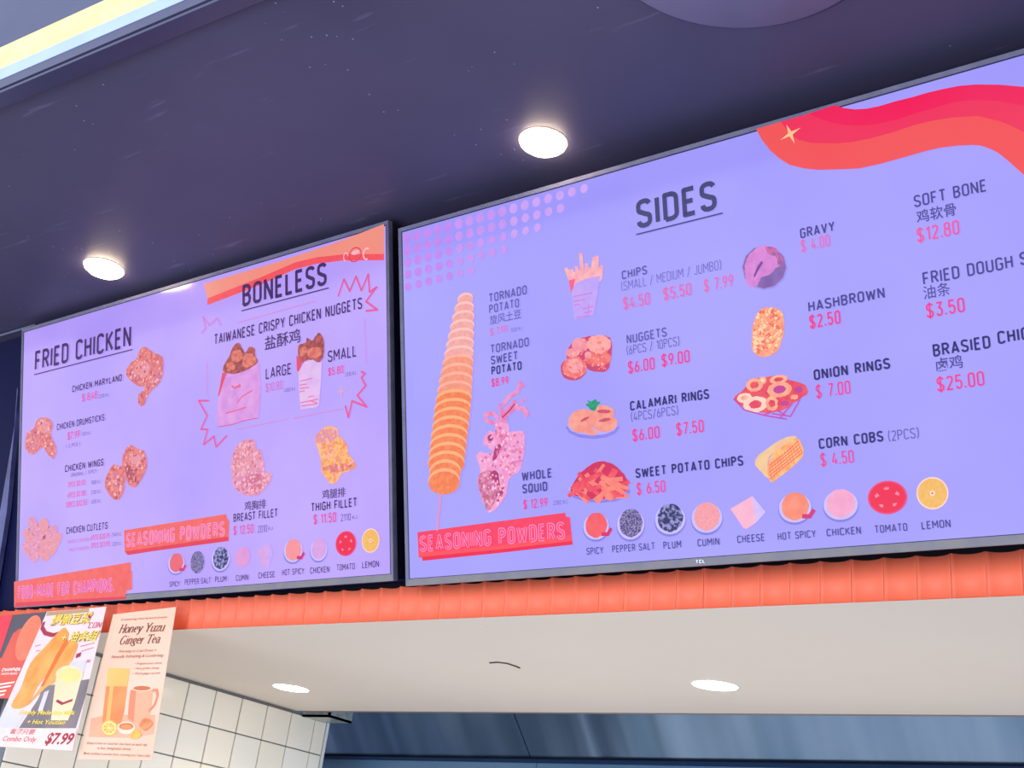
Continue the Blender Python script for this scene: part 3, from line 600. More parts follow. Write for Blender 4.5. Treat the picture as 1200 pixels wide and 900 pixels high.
food(S, [(k1((220, 660), (270, 645), (310, 680), (300, 750), (330, 820), (318, 885), (290, 870), (250, 820), (200, 862), (160, 845), (148, 790), (165, 730), (200, 710)), 0, 1), (k1((170, 740), (215, 730), (240, 800), (190, 840), (160, 800)), 1, 1), (k1((240, 670), (290, 680), (280, 740), (235, 730)), 2, 1)], [BATO, BAT, LT], 9, cr=(0, 136, .00396, FR))
food(S, [(k2((685, 5), (720, 25), (760, 40), (776, 120), (740, 200), (710, 232), (672, 205), (660, 170), (655, 240), (630, 292), (595, 288), (560, 240), (558, 180), (600, 110), (640, 120), (650, 60)), 0, 1), (k2((600, 150), (645, 170), (640, 230), (600, 250), (575, 200)), 1, 1), (k2((690, 60), (740, 60), (745, 110), (700, 115)), 2, 1), (k2((660, 110), (700, 130), (720, 200), (680, 190)), 3, 1)], [BATO, BAT, LT, DK], 15, cr=(0, 187, .00396, FR))
# cutlets: a fan of strips
P = []
strips = [((165, 385), (185, 470), 22), ((235, 392), (225, 480), 24), ((290, 430), (255, 520), 24), ((135, 450), (165, 530), 22), ((200, 440), (200, 540), 24), ((318, 470), (270, 560), 22), ((130, 520), (160, 590), 20), ((250, 500), (220, 600), 24), ((180, 510), (180, 620), 24), ((295, 540), (225, 610), 22)]
for i, ((ax, ay), (bx, by), r) in enumerate(strips):
    dx, dy = bx - ax, by - ay; l = math.hypot(dx, dy); nx, ny = -dy / l * r, dx / l * r
    P.append((k2((ax, ay), (ax + nx * .9 + dx * .2, ay + ny * .9 + dy * .2), (bx + nx - dx * .2, by + ny - dy * .2), (bx, by + 6), (bx - nx - dx * .2, by - ny - dy * .2), (ax - nx * .9 + dx * .2, ay - ny * .9 + dy * .2)), i % 2, 1))
food(S, [(k2((170, 430), (235, 430), (300, 460), (285, 545), (220, 590), (185, 595), (140, 550), (140, 480)), 2, 1)] + P, [BATP, LT, DK], 22, .0008, cr=(0, 90, .0022, [C5, C6]))
food(S, [(k4((335, 408), (378, 415), (385, 460), (410, 470), (430, 540), (440, 590), (475, 600), (465, 645), (420, 700), (370, 728), (310, 715), (262, 680), (250, 620), (245, 560), (255, 490), (290, 430)), 0, 1),
         (k4((280, 450), (360, 440), (400, 520), (330, 600), (265, 560)), 1, 1), (k4((300, 640), (380, 600), (440, 620), (400, 640), (330, 665)), 2, 1), (k4((330, 690), (400, 660), (430, 670), (370, 705)), 2, 1)], [BATP, LT, BAT], 33, cr=(0, 204, .00396, FP + [C6]))
BY = em('batter_yellow', (240, 140, 96), (252, 190, 120), scale=110, lo=.35, hi=.6)
food(S, [(k4((760, 345), (800, 332), (845, 350), (850, 385), (895, 430), (905, 490), (945, 545), (930, 575), (870, 600), (825, 658), (790, 640), (755, 590), (750, 520), (730, 450), (718, 400)), 0, 1),
         (k4((750, 355), (830, 350), (835, 410), (740, 430), (722, 395)), 1, 1), (k4((760, 570), (850, 545), (930, 555), (860, 590), (800, 590)), 2, 1)], [BY, BATP, BATO], 44, cr=(0, 153, .00396, [em('crumb_gold', (250, 178, 110)), em('crumb_amber', (240, 146, 84)), C4, C1]))
# the two paper bags
BAG = em('bag_pink', (208, 140, 220), (224, 160, 228), scale=40); BAGR = em('bag_red', (222, 72, 104)); BAGD = em('bag_print', (224, 96, 150)); NUG = em('nugget_brown', (146, 62, 72), (190, 88, 88), scale=110, lo=.4, hi=.6); NUG2 = em('nugget_light', (206, 96, 88), (228, 130, 112), scale=110, lo=.4, hi=.6)
kb = crop(S, 8.18, 235, 400)
food(S, [(kb((365, 12), (405, 70), (430, 110), (470, 55), (520, 70), (530, 150), (550, 200), (480, 260), (350, 310), (240, 300), (215, 270), (240, 200), (280, 140), (310, 60)), 0, 1),
         (kb((300, 110), (380, 80), (400, 160), (360, 200), (310, 190)), 1, 1), (kb((420, 130), (500, 120), (540, 190), (470, 250), (410, 230)), 1, 1), (kb((250, 220), (310, 200), (330, 260), (270, 285)), 1, 1),
         (kb((212, 300), (255, 300), (220, 400), (180, 530), (170, 520)), 2, None), (kb((250, 325), (350, 312), (460, 270), (560, 205), (575, 400), (575, 560), (555, 735), (420, 760), (300, 800), (175, 822), (160, 750), (175, 540), (215, 420)), 3, None),
         (kb((300, 415), (330, 440), (385, 405), (390, 440), (330, 455), (300, 440)), 4, None)] + [(q, 4, None) for q in line2(kb((350, 595), (400, 530), (500, 470)), .003)] + [(q, 4, None) for q in line2(kb((240, 690), (340, 665), (440, 632)), .003)] + [(q, 2, None) for q in line2(kb((165, 820), (300, 800), (420, 760), (555, 735)), .0016)],
     [NUG, NUG2, BAGR, BAG, BAGD], 50, .0008)
kc = crop(S, 7.5, 320, 400)
BAG2 = em('bag_pale', (216, 178, 236), (230, 190, 236), scale=40)
food(S, [(kc((225, 40), (290, 10), (300, -30), (345, -5), (372, -40), (400, -75), (440, -40), (452, 60), (440, 140), (400, 185), (320, 160), (250, 190), (225, 140)), 0, 1), (kc((300, 80), (400, 50), (430, 110), (380, 150), (320, 140)), 1, 1), (kc((240, 70), (290, 50), (290, 110), (245, 130)), 1, 1),
         (kc((207, 120), (260, 190), (225, 275), (210, 250)), 2, None), (kc((225, 270), (280, 180), (350, 160), (400, 190), (430, 180), (420, 380), (405, 560), (380, 580), (310, 590), (245, 600), (235, 500)), 3, None)]
     + [(q, 4, None) for a, b_ in (((240, 350), (350, 325)), ((235, 385), (300, 375)), ((240, 415), (320, 405)), ((235, 445), (280, 435)), ((240, 540), (400, 510)), ((250, 570), (390, 550)), ((310, 490), (360, 480)), ((320, 520), (395, 545))) for q in line2(kc(a, b_), .0018)], [NUG, NUG2, BAGR, BAG2, BAGD], 60, .0008)
# powders
def powder(S, x, y, rx, ry, m, dish=None, chili=None, seed=0, name='powder_picture'):
    P = []; ms = [m]
    if dish:
        e, *_ = ellpx(S, x - .5, y + ry * .22, rx * 1.22, ry * 1.1); P.append((e, 1, 0)); ms.append(dish)
        e, *_ = ellpx(S, x - .3, y + ry * .1, rx * 1.18, ry * 1.05); P.append((e, 2, .00005)); ms.append(em('dish_white', (196, 186, 250)))
    e, c, ru, rv = ellpx(S, x, y, rx, ry); r = random.Random(seed); P.append(([(a + r.uniform(-1, 1) * ru * .04, b_ + r.uniform(-1, 1) * ru * .04) for a, b_ in e], 0, .0001))
    if chili:
        k = len(ms); ms.append(chili); P += [(q, k, .00015) for q in line2([(c[0] + ru * .45, c[1] - rv * .75), (c[0] + ru * 1.0, c[1] - rv * .8), (c[0] + ru * 1.35, c[1] - rv * .35)], ru * .3)]
    return obj2d(S, name, P, ms, .0006)
GP = em('pepper_grain', (60, 50, 108), (156, 142, 200), scale=420, lo=.42, hi=.6); GP2 = em('plum_grain', (40, 34, 96), (150, 150, 214), scale=160, lo=.44, hi=.58)
DSH = em('dish_shade', (130, 122, 216)); RED = em('chili_powder', (240, 84, 98), (248, 100, 108)); ORG = em('hot_powder', (246, 132, 108), (250, 150, 124)); PNK = em('pink_powder', (240, 160, 202), (246, 170, 206)); CUM = em('cumin_powder', (240, 148, 160), (246, 164, 176), scale=300); CHI = em('chili', (206, 32, 110))
powder(S, 207, 659.5, 8, 11, em('chiliL', (228, 96, 112)), DSH, CHI); powder(S, 231.5, 659, 8, 13, GP, None); powder(S, 259, 654, 9, 13, GP2, DSH); powder(S, 284.5, 653, 8.3, 12, em('cuminL', (218, 148, 210))); powder(S, 344, 644.5, 9.3, 12.5, em('hotL', (238, 142, 150)), DSH, CHI); powder(S, 374, 643.5, 8.3, 12, em('chickenL', (212, 156, 222)), DSH)
obj2d(S, 'cheese_picture', [([S.uv(302, 646), S.uv(316, 636), S.uv(317.5, 650), S.uv(315, 664), S.uv(309, 663), S.uv(303.5, 653)], 0, 0), ([S.uv(316, 636), S.uv(320, 648), S.uv(315, 664), S.uv(314, 650)], 1, .0001)], [em('cheeseL', (210, 158, 222)), em('cheeseL2', (192, 164, 244))], .0006)
def slice_(S, x, y, rx, ry, tomato):
    e, c, ru, rv = ellpx(S, x, y, rx * 1.1, ry * 1.1, 36); f_, *_ = ellpx(S, x, y, rx, ry, 36); P = [(e, 0, 0), (f_, 1, .00006)]
    if tomato:
        for i in range(5):
            a = math.pi / 2 + i * 2 * math.pi / 5; cc = (c[0] + ru * .5 * math.cos(a), c[1] + rv * .5 * math.sin(a))
            for s in (-1, 0, 1): P += [(q, 2, .00012 + .00002 * (s + 1)) for q in line2([(cc[0] - ru * .05 * s, cc[1] - rv * .03), (cc[0] + ru * .15 * math.cos(a + s * .9), cc[1] + rv * .15 * math.sin(a + s * .9))], ru * .07)]
        return obj2d(S, 'tomato_picture', P, [em('tomato_rim', (236, 60, 120)), em('tomato_red', (240, 18, 74), (236, 30, 70)), em('tomato_seed', (250, 130, 160))], .0006)
    P.append((ell(c, ru * .17, rv * .17), 2, .00012)); P.append((ell(c, ru * .07, rv * .07), 3, .00018))
    return obj2d(S, 'lemon_picture', P, [em('lemon_rim', (244, 208, 196)), em('lemon_flesh', (240, 178, 88), (244, 192, 104), scale=200), em('lemon_pith', (252, 214, 180)), em('lemon_pip', (232, 96, 110))], .0006)
slice_(S, 405.5, 637, 11, 13.4, True); slice_(S, 434.5, 633.5, 9.5, 13, False)

# ---------------- right screen
S = SR
k = {n: crop(S, *a) for n, a in dict(R1=(4.5, 460, 200), R2=(3.75, 460, 380), R3=(4, 460, 560), R4=(4.615, 700, 200), R5=(4.5, 640, 370), R6=(4.5, 840, 250), R7=(4.615, 840, 410), R8=(4, 660, 550), R9=(4, 900, 530), SW=(3.529, 860, 60), SQ=(5.29, 550, 440)).items()}
T('SIDES', 747.2, 269, 841, 34, em('sides_slate', (68, 66, 116)), sw=.16)
uline(S, 746, 276, 847.3, 249.4, 1.8, em('sides_line', (72, 66, 132)))
for t_, x0, y0, x1, h, m, s_ in (('CHIPS', 729.3, 328, 759, 10.3, GREYN, .16), ('(SMALL / MEDIUM / JUMBO)', 728.6, 341.5, 846, 11, THIN, .085), ('NUGGETS', 735, 403.3, 782, 10.8, GREYN, .15), ('(6PCS / 10PCS)', 735, 416.5, 797, 11, GREYN, .1),
        ('CALAMARI RINGS', 739, 481.8, 831.7, 11.5, NAVY, .19), ('(4PCS/6PCS)', 740, 494.3, 795.5, 11, GREYN, .1), ('SWEET POTATO CHIPS', 745.5, 560.7, 871.8, 11.6, NAVY, .19), ('GRAVY', 938.4, 280, 979, 12, NAVY2, .16), ('HASHBROWN', 948, 366, 1037.5, 12.4, NAVY2, .15),
        ('ONION RINGS', 954.4, 446, 1044, 12.6, NAVY, .18), ('CORN COBS', 960.3, 526.6, 1036, 12.5, NAVY, .18), ('(2PCS)', 1041.5, 517.5, 1077.7, 12.4, GREYN, .1), ('SOFT BONE', 1072, 243.7, 1157, 14.4, NAVY2, .14),
        ('FRIED DOUGH', 1082.4, 334.4, 1188, 15, NAVY2, .14), ('S', 1196, 311.5, 1206, 15.5, NAVY2, .14), ('BRASIED', 1094.2, 418.7, 1161.7, 15, NAVY, .16), ('CHICK', 1170, 403.8, 1219, 15.4, NAVY, .16),
        ('TORNADO', 573.3, 355, 618, 10.5, GREYN, .15), ('POTATO', 573.8, 367.8, 609, 10.3, GREYN, .15), ('TORNADO', 575.2, 414.7, 620.5, 10.3, GREYN, .15), ('SWEET', 576, 427.5, 607.5, 10, NAVY2, .15), ('POTATO', 576.5, 440, 612, 10.2, NAVY, .18),
        ('WHOLE', 612, 564, 647.5, 11, NAVY2, .18), ('SQUID', 612.8, 578.7, 642.2, 11, NAVY2, .18)):
    T(t_, x0, y0, x1, h, m, sw=s_)
for t_, x0, y0, x1, h, m, s_ in (('$4.50', 731, 363.6, 762.4, 14.8, PINK2, .14), ('$5.50', 778, 352.8, 811, 15, PINK2, .14), ('$ 7.99', 825.7, 343, 860.2, 15, PINK2, .14), ('$6.00', 736.7, 438.4, 768, 14.6, PINK, .14), ('$9.00', 776, 430.4, 809, 15, PINK, .14),
        ('$6.00', 741.8, 517.8, 773.8, 14.5, PINK, .14), ('$7.50', 793.3, 511, 825.6, 15, PINK, .14), ('$ 6.50', 746.8, 580.5, 780.5, 14.4, PINK, .14), ('$ 4.00', 939.5, 296, 973.5, 14.6, PINK2, .14), ('$2.50', 949.5, 386, 986, 16.4, PINK, .16),
        ('$ 7.00', 957, 467.4, 997.5, 16, PINK, .13), ('$ 4.50', 962.4, 547, 1001.5, 15.6, PINK, .13), ('$12.80', 1075.6, 284.8, 1125.3, 17, em('price_mid', (234, 84, 158)), .13), ('$3.50', 1086.5, 373.5, 1131.6, 17.4, PINK, .13), ('$25.00', 1099, 459.7, 1154.6, 17.4, PINK, .13),
        ('$ 7.99', 575, 394, 595, 9, PINK2, .14), ('$8.99', 576.5, 454, 596.5, 10, PINK, .17), ('$ 12.99', 614, 597.3, 642.2, 11.5, PINK, .17)):
    T(t_, x0, y0, x1, h, m, sw=s_)
T('1520 KJ', 599, 389.5, 612, 4.6, KJ, sw=.12); T('2282 KJ', 648.8, 592, 665, 5, KJ, sw=.12)
for t_, x0, y0, x1, h in (('SPICY', 688, 650.5, 707.7, 8.5), ('PEPPER SALT', 718, 648, 768, 8.6), ('PLUM', 778, 643.7, 799, 8.8), ('CUMIN', 818, 640.7, 843.8, 8.8), ('CHEESE', 864.5, 636.7, 896.8, 9), ('HOT SPICY', 912, 633.4, 956.8, 9), ('CHICKEN', 969.3, 628.9, 1009.6, 9), ('TOMATO', 1025.5, 625.2, 1064, 9.4), ('LEMON', 1080.5, 620.7, 1114.7, 9.5)):
    T(t_, x0, y0, x1, h, NAVY2, sw=.15)
font_text(S, '鸡软骨', 1075, 262.5, 1121.2, 15.5, NAVY2, .01); font_text(S, '油条', 1083, 351.5, 1114.5, 16, NAVY2, .003); font_text(S, '卤鸡', 1098, 435.8, 1129, 16, NAVY2, .01); font_text(S, '旋风土豆', 574.6, 381, 611.2, 11, GREYN, .006)
# seasoning banner
BR = em('banner_red', (246, 54, 96), (248, 62, 98)); BRD = em('banner_red_low', (236, 22, 70)); BRO = em('banner_red_mid', (248, 74, 88))
obj2d(S, 'banner_graphic', [(k['R3']((117, 255), (420, 214), (810, 163), (812, 180), (832, 186), (845, 313), (500, 352), (141, 389), (140, 374), (124, 372)), 0, 0),
    (k['R3']((122, 350), (500, 318), (838, 268), (843, 300), (500, 342), (124, 374)), 2, .0001), (k['R3']((124, 372), (500, 336), (843, 296), (845, 313), (500, 352), (141, 389), (140, 374)), 1, .0002)], [BR, BRD, BRO], .0004)
banner(S, 'SEASONING POWDERS', 492.5, 647.8, 663, 20.5, em('banner_line_r', (246, 130, 190)), em('banner_fill_r', (244, 66, 104)), sw=.24)
# red ribbon over the top right
outer = k['SW']((92, 322), (200, 290), (320, 256), (415, 224), (455, 235), (500, 241), (550, 238), (600, 228), (670, 207), (740, 190), (800, 172), (860, 158), (930, 144), (1000, 138), (1100, 139), (1200, 148), (1290, 175), (1290, 610), (1200, 512), (1130, 450), (1090, 418), (1050, 400), (1020, 390), (985, 388), (920, 391), (850, 400), (780, 417), (700, 440), (610, 465), (520, 485), (430, 489), (350, 491), (290, 485), (230, 470), (190, 445), (150, 410), (115, 365))
mid = k['SW']((210, 287), (320, 256), (415, 224), (455, 235), (500, 241), (550, 238), (600, 228), (670, 207), (740, 190), (800, 172), (860, 158), (930, 144), (1000, 138), (1100, 139), (1200, 148), (1290, 175), (1290, 395), (1200, 336), (1150, 310), (1100, 290), (1010, 268), (900, 275), (820, 288), (750, 305), (650, 338), (560, 362), (490, 376), (420, 382), (320, 380), (270, 367), (240, 350), (215, 320), (195, 292))
top = k['SW']((310, 258), (415, 224), (455, 235), (500, 241), (550, 238), (600, 228), (670, 207), (740, 190), (800, 172), (860, 158), (930, 144), (1000, 138), (1100, 139), (1200, 148), (1290, 175), (1290, 275), (1200, 226), (1100, 208), (1020, 202), (960, 205), (900, 214), (820, 238), (750, 258), (680, 282), (600, 300), (540, 308), (480, 308), (420, 300), (370, 285), (335, 270))
obj2d(S, 'ribbon_graphic', [(outer, 0, 0), (mid, 1, .0001), (top, 2, .0002)], [em('ribbon_coral', (240, 92, 92), (244, 78, 84), scale=2), em('ribbon_mid', (240, 44, 92), (240, 52, 92), scale=4), em('ribbon_top', (242, 18, 86), (240, 34, 92), scale=4)], .0004)
star(S, 926.5, 157, 13, 13, em('star_peach_r', (252, 190, 140)), .3)
# halftone dots, shrinking to the right
u0, v0 = S.uv(460 + 77 / 4.5, 200 + 357 / 4.5); du = S.uv(460 + 130 / 4.5, 200 + 343 / 4.5)[0] - u0; dv = v0 - S.uv(460 + 79 / 4.5, 200 + 420 / 4.5)[1]
P = []
for r_, cnt in enumerate((17, 15, 13, 10, 7)):
    for c_ in range(cnt):
        fade = c_ / 18; rad = du * (.40 - .10 * fade - .02 * r_); P.append((ell((u0 + du * c_, v0 - dv * r_), rad, rad * 1.05, 14), min(2, int(c_ / 5)), 0))
obj2d(S, 'halftone_dots', P, [em('dot_a', (192, 134, 234)), em('dot_b', (196, 146, 236)), em('dot_c', (200, 160, 240))], .0004)
# tornado potato: slices threaded on a stick, the lower ones in front
P = []; n = 21
for i in range(n):
    t = i / (n - 1); x = 545.5 - 24.5 * t; y = 350 + 213 * t; rx = 6.5 + 15 * min(1, (t + .02) / .6) ** .52; ry = 7 + 7.5 * t
    if t > .93: rx *= .86
    lv = 0 if t < .33 else (1 if t < .55 else 2)
    e, *_ = ellpx(S, x, y, rx, ry, 26, rot=-.1); P.append((e, lv * 2, i * .00006))
    e2, *_ = ellpx(S, x + .1, y + 1.6 + ry * .1, rx * .985, ry * .93, 26, rot=-.1); P.append((e2, lv * 2 + 1, i * .00006 + .00003))
PP = [em('slice_rim_a', (250, 190, 184)), em('slice_a', (238, 160, 160), (244, 176, 170), scale=120), em('slice_rim_b', (248, 172, 150)), em('slice_b', (242, 142, 118), (246, 158, 130), scale=120), em('slice_rim_c', (252, 172, 122)), em('slice_c', (240, 120, 74), (248, 142, 90), scale=120)]
obj2d(S, 'tornado_potato_picture', P, PP, .0008)
obj2d(S, 'skewer_picture', [(q, 0, 0) for q in line2([S.uv(517, 575), S.uv(512.5, 622)], .004)], [em('stick', (232, 140, 170))], .0007)
# squid
SQ = em('squid_pink', (228, 122, 180), (240, 150, 200), scale=60, lo=.42, hi=.58); SQ2 = em('squid_pale', (242, 166, 214), (236, 150, 204), scale=80, lo=.4, hi=.6); SQD = em('squid_dark', (186, 48, 112), (150, 60, 120), scale=120); SQB = em('squid_brown', (190, 96, 132), (226, 140, 180), scale=120, lo=.4, hi=.6)
q = k['SQ']
food(S, [(q((105, 360), (130, 342), (160, 350), (165, 300), (240, 300), (250, 350), (320, 345), (345, 370), (340, 440), (335, 520), (310, 590), (250, 640), (235, 700), (220, 760), (160, 830), (125, 850), (100, 810), (80, 770), (60, 700), (55, 640), (70, 590), (50, 520), (52, 480), (90, 478), (150, 475), (110, 440), (85, 420)), 1, 1),
         (q((85, 600), (150, 590), (185, 640), (180, 720), (150, 800), (120, 840), (95, 790), (60, 700), (60, 630)), 3, 1), (q((160, 360), (240, 355), (220, 430), (190, 480), (150, 530), (140, 520), (175, 450)), 0, 1), (q((175, 430), (200, 440), (165, 520), (145, 530), (150, 495)), 2, 1),
         (q((115, 375), (150, 370), (150, 400), (120, 410)), 2, 1), (q((150, 590), (180, 610), (190, 680), (165, 690), (135, 630)), 2, 1), (q((170, 740), (210, 690), (215, 720), (175, 790)), 2, 1), (q((200, 620), (270, 600), (280, 615), (210, 640)), 0, 1), (q((240, 470), (330, 440), (330, 460), (250, 490)), 0, 1), (q((230, 545), (320, 520), (320, 540), (240, 560)), 0, 1)]
     + [(p_, 0, None) for pts, w_ in ((((200, 290), (195, 200), (180, 180)), .006), (((205, 185), (250, 130), (300, 100), (325, 40)), .008), (((310, 40), (340, 70)), .005), (((180, 265), (150, 235), (100, 240), (110, 280), (150, 295), (190, 285)), .007), (((230, 230), (270, 195), (295, 165)), .015), (((290, 210), (340, 205), (362, 240), (345, 250)), .008), (((320, 165), (352, 145)), .004), (((220, 290), (215, 240), (250, 220)), .014)) for p_ in line2(q(*pts), w_)]
     + [(p_, 2, None) for p_ in line2(q((205, 262), (250, 220), (285, 175)), .003)], [SQ, SQ2, SQD, SQB], 70, .0014, 'squid_picture', cr=(0, 204, .00343, [em('squid_c1', (250, 184, 222)), em('squid_c2', (236, 148, 196)), em('squid_c3', (214, 104, 156)), em('squid_c4', (248, 170, 196))]))
# chips in a cup
a1 = k['R1']; CH = em('chip', (244, 160, 176), (250, 186, 190), scale=90); CUP = em('cup_lilac', (186, 160, 246), (196, 166, 246)); CUPP = em('cup_print', (206, 120, 214)); CR = em('cup_red', (240, 92, 132))
P = []
for x0_, y0_, x1_, y1_ in ((935, 570, 915, 512), (960, 580, 945, 520), (985, 575, 970, 505), (1005, 575, 993, 435), (1020, 575, 1025, 490), (1050, 570, 1065, 455), (1075, 565, 1080, 450), (1095, 560, 1105, 500), (1010, 580, 1045, 510), (960, 585, 1000, 520)): P.append((k['R1'](*[(x0_ - 10, y0_), (x1_ - 9, y1_), (x1_ + 9, y1_), (x0_ + 10, y0_)]), 0, None))
food(S, [(k['R1']((922, 525), (990, 540), (1060, 515), (1105, 510), (1100, 580), (1020, 600), (945, 600)), 0, 1)] + P + [(k['R1']((930, 580), (965, 570), (950, 640), (943, 645)), 3, None), (k['R1']((945, 640), (965, 595), (1010, 575), (1060, 560), (1095, 556), (1080, 660), (1062, 760), (1010, 775), (960, 785)), 1, None)]
     + [(p_, 2, None) for a, b_ in (((955, 665), (1055, 645)), ((955, 690), (1015, 680)), ((958, 710), (990, 705)), ((1005, 730), (1060, 715)), ((1010, 752), (1055, 742)), ((970, 775), (1040, 765)), ((1035, 700), (1035, 760))) for p_ in line2(k['R1'](a, b_), .002)], [CH, CUP, CUPP, CR], 80, .0006, 'chips_picture')
# nuggets
NG = em('nug_a', (240, 140, 160), (248, 166, 170), scale=70); NG2 = em('nug_b', (236, 96, 100), (246, 130, 120), scale=90); NGS = em('nug_shade', (200, 64, 110)); NHL = em('nug_hi', (248, 164, 164))
def blob(S, kk, cx_, cy_, rx_, ry_, rot=0):
    return kk(*[(cx_ + rx_ * math.cos(a) * math.cos(rot) - ry_ * math.sin(a) * math.sin(rot), cy_ + rx_ * math.cos(a) * math.sin(rot) + ry_ * math.sin(a) * math.cos(rot)) for a in [i * math.pi / 6 for i in range(12)]])
r5 = k['R5']
food(S, [(r5((84, 290), (110, 235), (108, 190), (140, 140), (190, 118), (260, 104), (330, 112), (346, 150), (345, 215), (325, 285), (270, 297), (215, 270), (195, 320), (145, 340), (95, 325)), 2, 1), (blob(S, r5, 270, 262, 58, 34), 2, 1), (blob(S, r5, 275, 225, 70, 40), 1, 1), (blob(S, r5, 180, 155, 45, 38), 0, 1), (blob(S, r5, 280, 150, 64, 48), 3, 1), (blob(S, r5, 140, 195, 36, 24), 0, 1), (blob(S, r5, 145, 280, 68, 60), 2, 1), (blob(S, r5, 150, 272, 64, 56), 1, 1), (blob(S, r5, 152, 265, 44, 38), 0, 1), (blob(S, r5, 222, 208, 18, 20), 0, 1)], [NG, NG2, NGS, NHL], 90, .0008, 'nuggets_picture', cr=(0, 110, .003, [em('nug_c1', (250, 168, 158)), em('nug_c2', (240, 118, 112)), em('nug_c3', (246, 146, 140))]))
# calamari rings on a dish with parsley
CA = em('ring_peach', (242, 140, 128), (248, 164, 150), scale=80); CAD = em('ring_shade', (200, 76, 100)); GR = em('parsley', (22, 142, 112), (40, 168, 120), scale=200)
food(S, [(blob(S, r5, 245, 590, 140, 60), 3, None), (blob(S, r5, 245, 578, 134, 54), 2, None), (blob(S, r5, 300, 510, 62, 38), 0, 1), (blob(S, r5, 305, 505, 36, 10), 1, 1), (blob(S, r5, 190, 555, 72, 62, -.3), 0, 1), (blob(S, r5, 312, 568, 66, 46, -.1), 0, 1), (blob(S, r5, 205, 545, 26, 7, -.5), 1, 1), (blob(S, r5, 310, 550, 34, 8, -.2), 1, 1), (blob(S, r5, 240, 614, 34, 16), 0, 1),
         (r5((245, 500), (210, 470), (225, 462), (218, 445), (240, 452), (262, 440), (268, 452), (285, 455), (270, 480), (262, 500)), 4, 1)], [CA, CAD, em('dish_lilac', (176, 166, 250)), em('dish_shadow', (136, 126, 226)), GR], 100, .0007, 'calamari_picture')
# sweet potato chips heap
SP = em('fry_red', (232, 62, 92), (244, 92, 100), scale=80); SP2 = em('fry_coral', (246, 120, 110), (250, 140, 124)); SP3 = em('fry_deep', (206, 34, 88))
kr = k['R2']; r = random.Random(5)
P = [(blob(S, kr, 910, 735, 135, 50), 4, None), (blob(S, kr, 905, 725, 132, 48), 3, None), (kr((785, 740), (800, 690), (840, 640), (900, 605), (960, 610), (1010, 650), (1035, 695), (1020, 740), (960, 765), (860, 768)), 2, 1)]
for i in range(34):
    cx_ = 905 + r.uniform(-95, 95); cy_ = 765 - r.uniform(12, 150) * (1 - abs(cx_ - 905) / 150); a = r.uniform(-1.1, 1.1); l = r.uniform(32, 52); wd_ = r.uniform(7, 11); dx, dy = math.cos(a) * l, math.sin(a) * l; nx, ny = -math.sin(a) * wd_, math.cos(a) * wd_
    P.append((kr((cx_ - dx + nx, cy_ - dy + ny), (cx_ + dx + nx, cy_ + dy + ny), (cx_ + dx - nx, cy_ + dy - ny), (cx_ - dx - nx, cy_ - dy - ny)), i % 2, None))
food(S, P, [SP, SP2, SP3, em('plate_lilac', (178, 170, 252)), em('plate_shade', (132, 124, 222))], 110, .0008, 'sweet_potato_chips_picture')
# gravy bowl
r6 = k['R6']
food(S, [(blob(S, r6, 252, 286, 120, 118, -.5), 4, None), (blob(S, r6, 252, 284, 115, 112, -.5), 0, None), (r6((165, 380), (150, 320), (150, 270), (175, 215), (220, 180), (270, 170), (320, 190), (345, 240), (350, 265), (310, 290), (285, 320), (255, 330), (230, 345), (210, 385)), 1, 1), (r6((260, 175), (310, 185), (350, 240), (355, 280), (325, 275), (315, 235), (270, 210)), 2, 1), (r6((238, 250), (245, 262), (215, 310), (200, 340), (195, 330), (215, 280)), 3, None)] , [em('gravy_dark', (124, 92, 168), (138, 104, 180), scale=60), em('gravy_pink', (222, 140, 220), (206, 124, 206), scale=60), em('gravy_red', (206, 104, 168), (150, 96, 166), scale=150, lo=.45, hi=.55), em('gravy_slot', (116, 70, 150)), em('bowl_rim', (156, 138, 222))], 120, .0008, 'gravy_picture')
# hashbrown
food(S, [(r6((250, 500), (300, 498), (345, 520), (356, 580), (350, 650), (325, 720), (280, 752), (225, 755), (190, 720), (186, 660), (192, 590), (215, 525)), 0, 1)], [em('hash', (244, 146, 118), (250, 172, 138), scale=90, lo=.4, hi=.6)], 130, .0008, 'hashbrown_picture', cr=(0, 187, .00343, [em('hash_light', (254, 206, 164)), em('hash_deep', (236, 110, 92)), em('hash_mid', (250, 168, 124))]))
# onion rings in a basket
r7 = k['R7']; OA = em('onion_peach', (248, 156, 130), (252, 184, 150), scale=70); OB = em('onion_red', (226, 58, 96), (238, 90, 100), scale=60); OC = em('onion_cream', (252, 206, 190)); OD = em('onion_purple', (188, 60, 150))
P = [(r7((92, 265), (150, 210), (180, 160), (260, 150), (330, 140), (400, 165), (470, 190), (492, 235), (440, 270), (370, 320), (280, 340), (200, 330), (130, 300)), 1, 1)]
for cx_, cy_, rx_, ry_, m1, m2 in ((205, 190, 45, 36, 0, 1), (335, 160, 48, 24, 0, 1), (445, 215, 42, 36, 1, 3), (340, 215, 66, 42, 0, 3), (420, 255, 40, 26, 1, 0), (150, 260, 40, 26, 2, 0), (210, 295, 66, 44, 2, 1), (300, 290, 34, 40, 0, 1), (370, 290, 42, 28, 1, 3), (250, 165, 20, 20, 0, 2)):
    P.append((blob(S, r7, cx_, cy_, rx_, ry_, -.15), m1, 1)); P.append((blob(S, r7, cx_, cy_, rx_ * .52, ry_ * .5, -.15), m2, 1))
P += [(p_, 4, None) for pts in (((92, 265), (150, 325), (260, 355), (380, 375)), ((250, 355), (300, 335)), ((300, 345), (400, 360), (450, 270)), ((340, 372), (410, 290)), ((370, 350), (330, 330))) for p_ in line2(r7(*pts), .0022)]
food(S, P, [OA, OB, OC, OD, em('basket_wire', (196, 70, 170))], 140, .0007, 'onion_rings_picture')
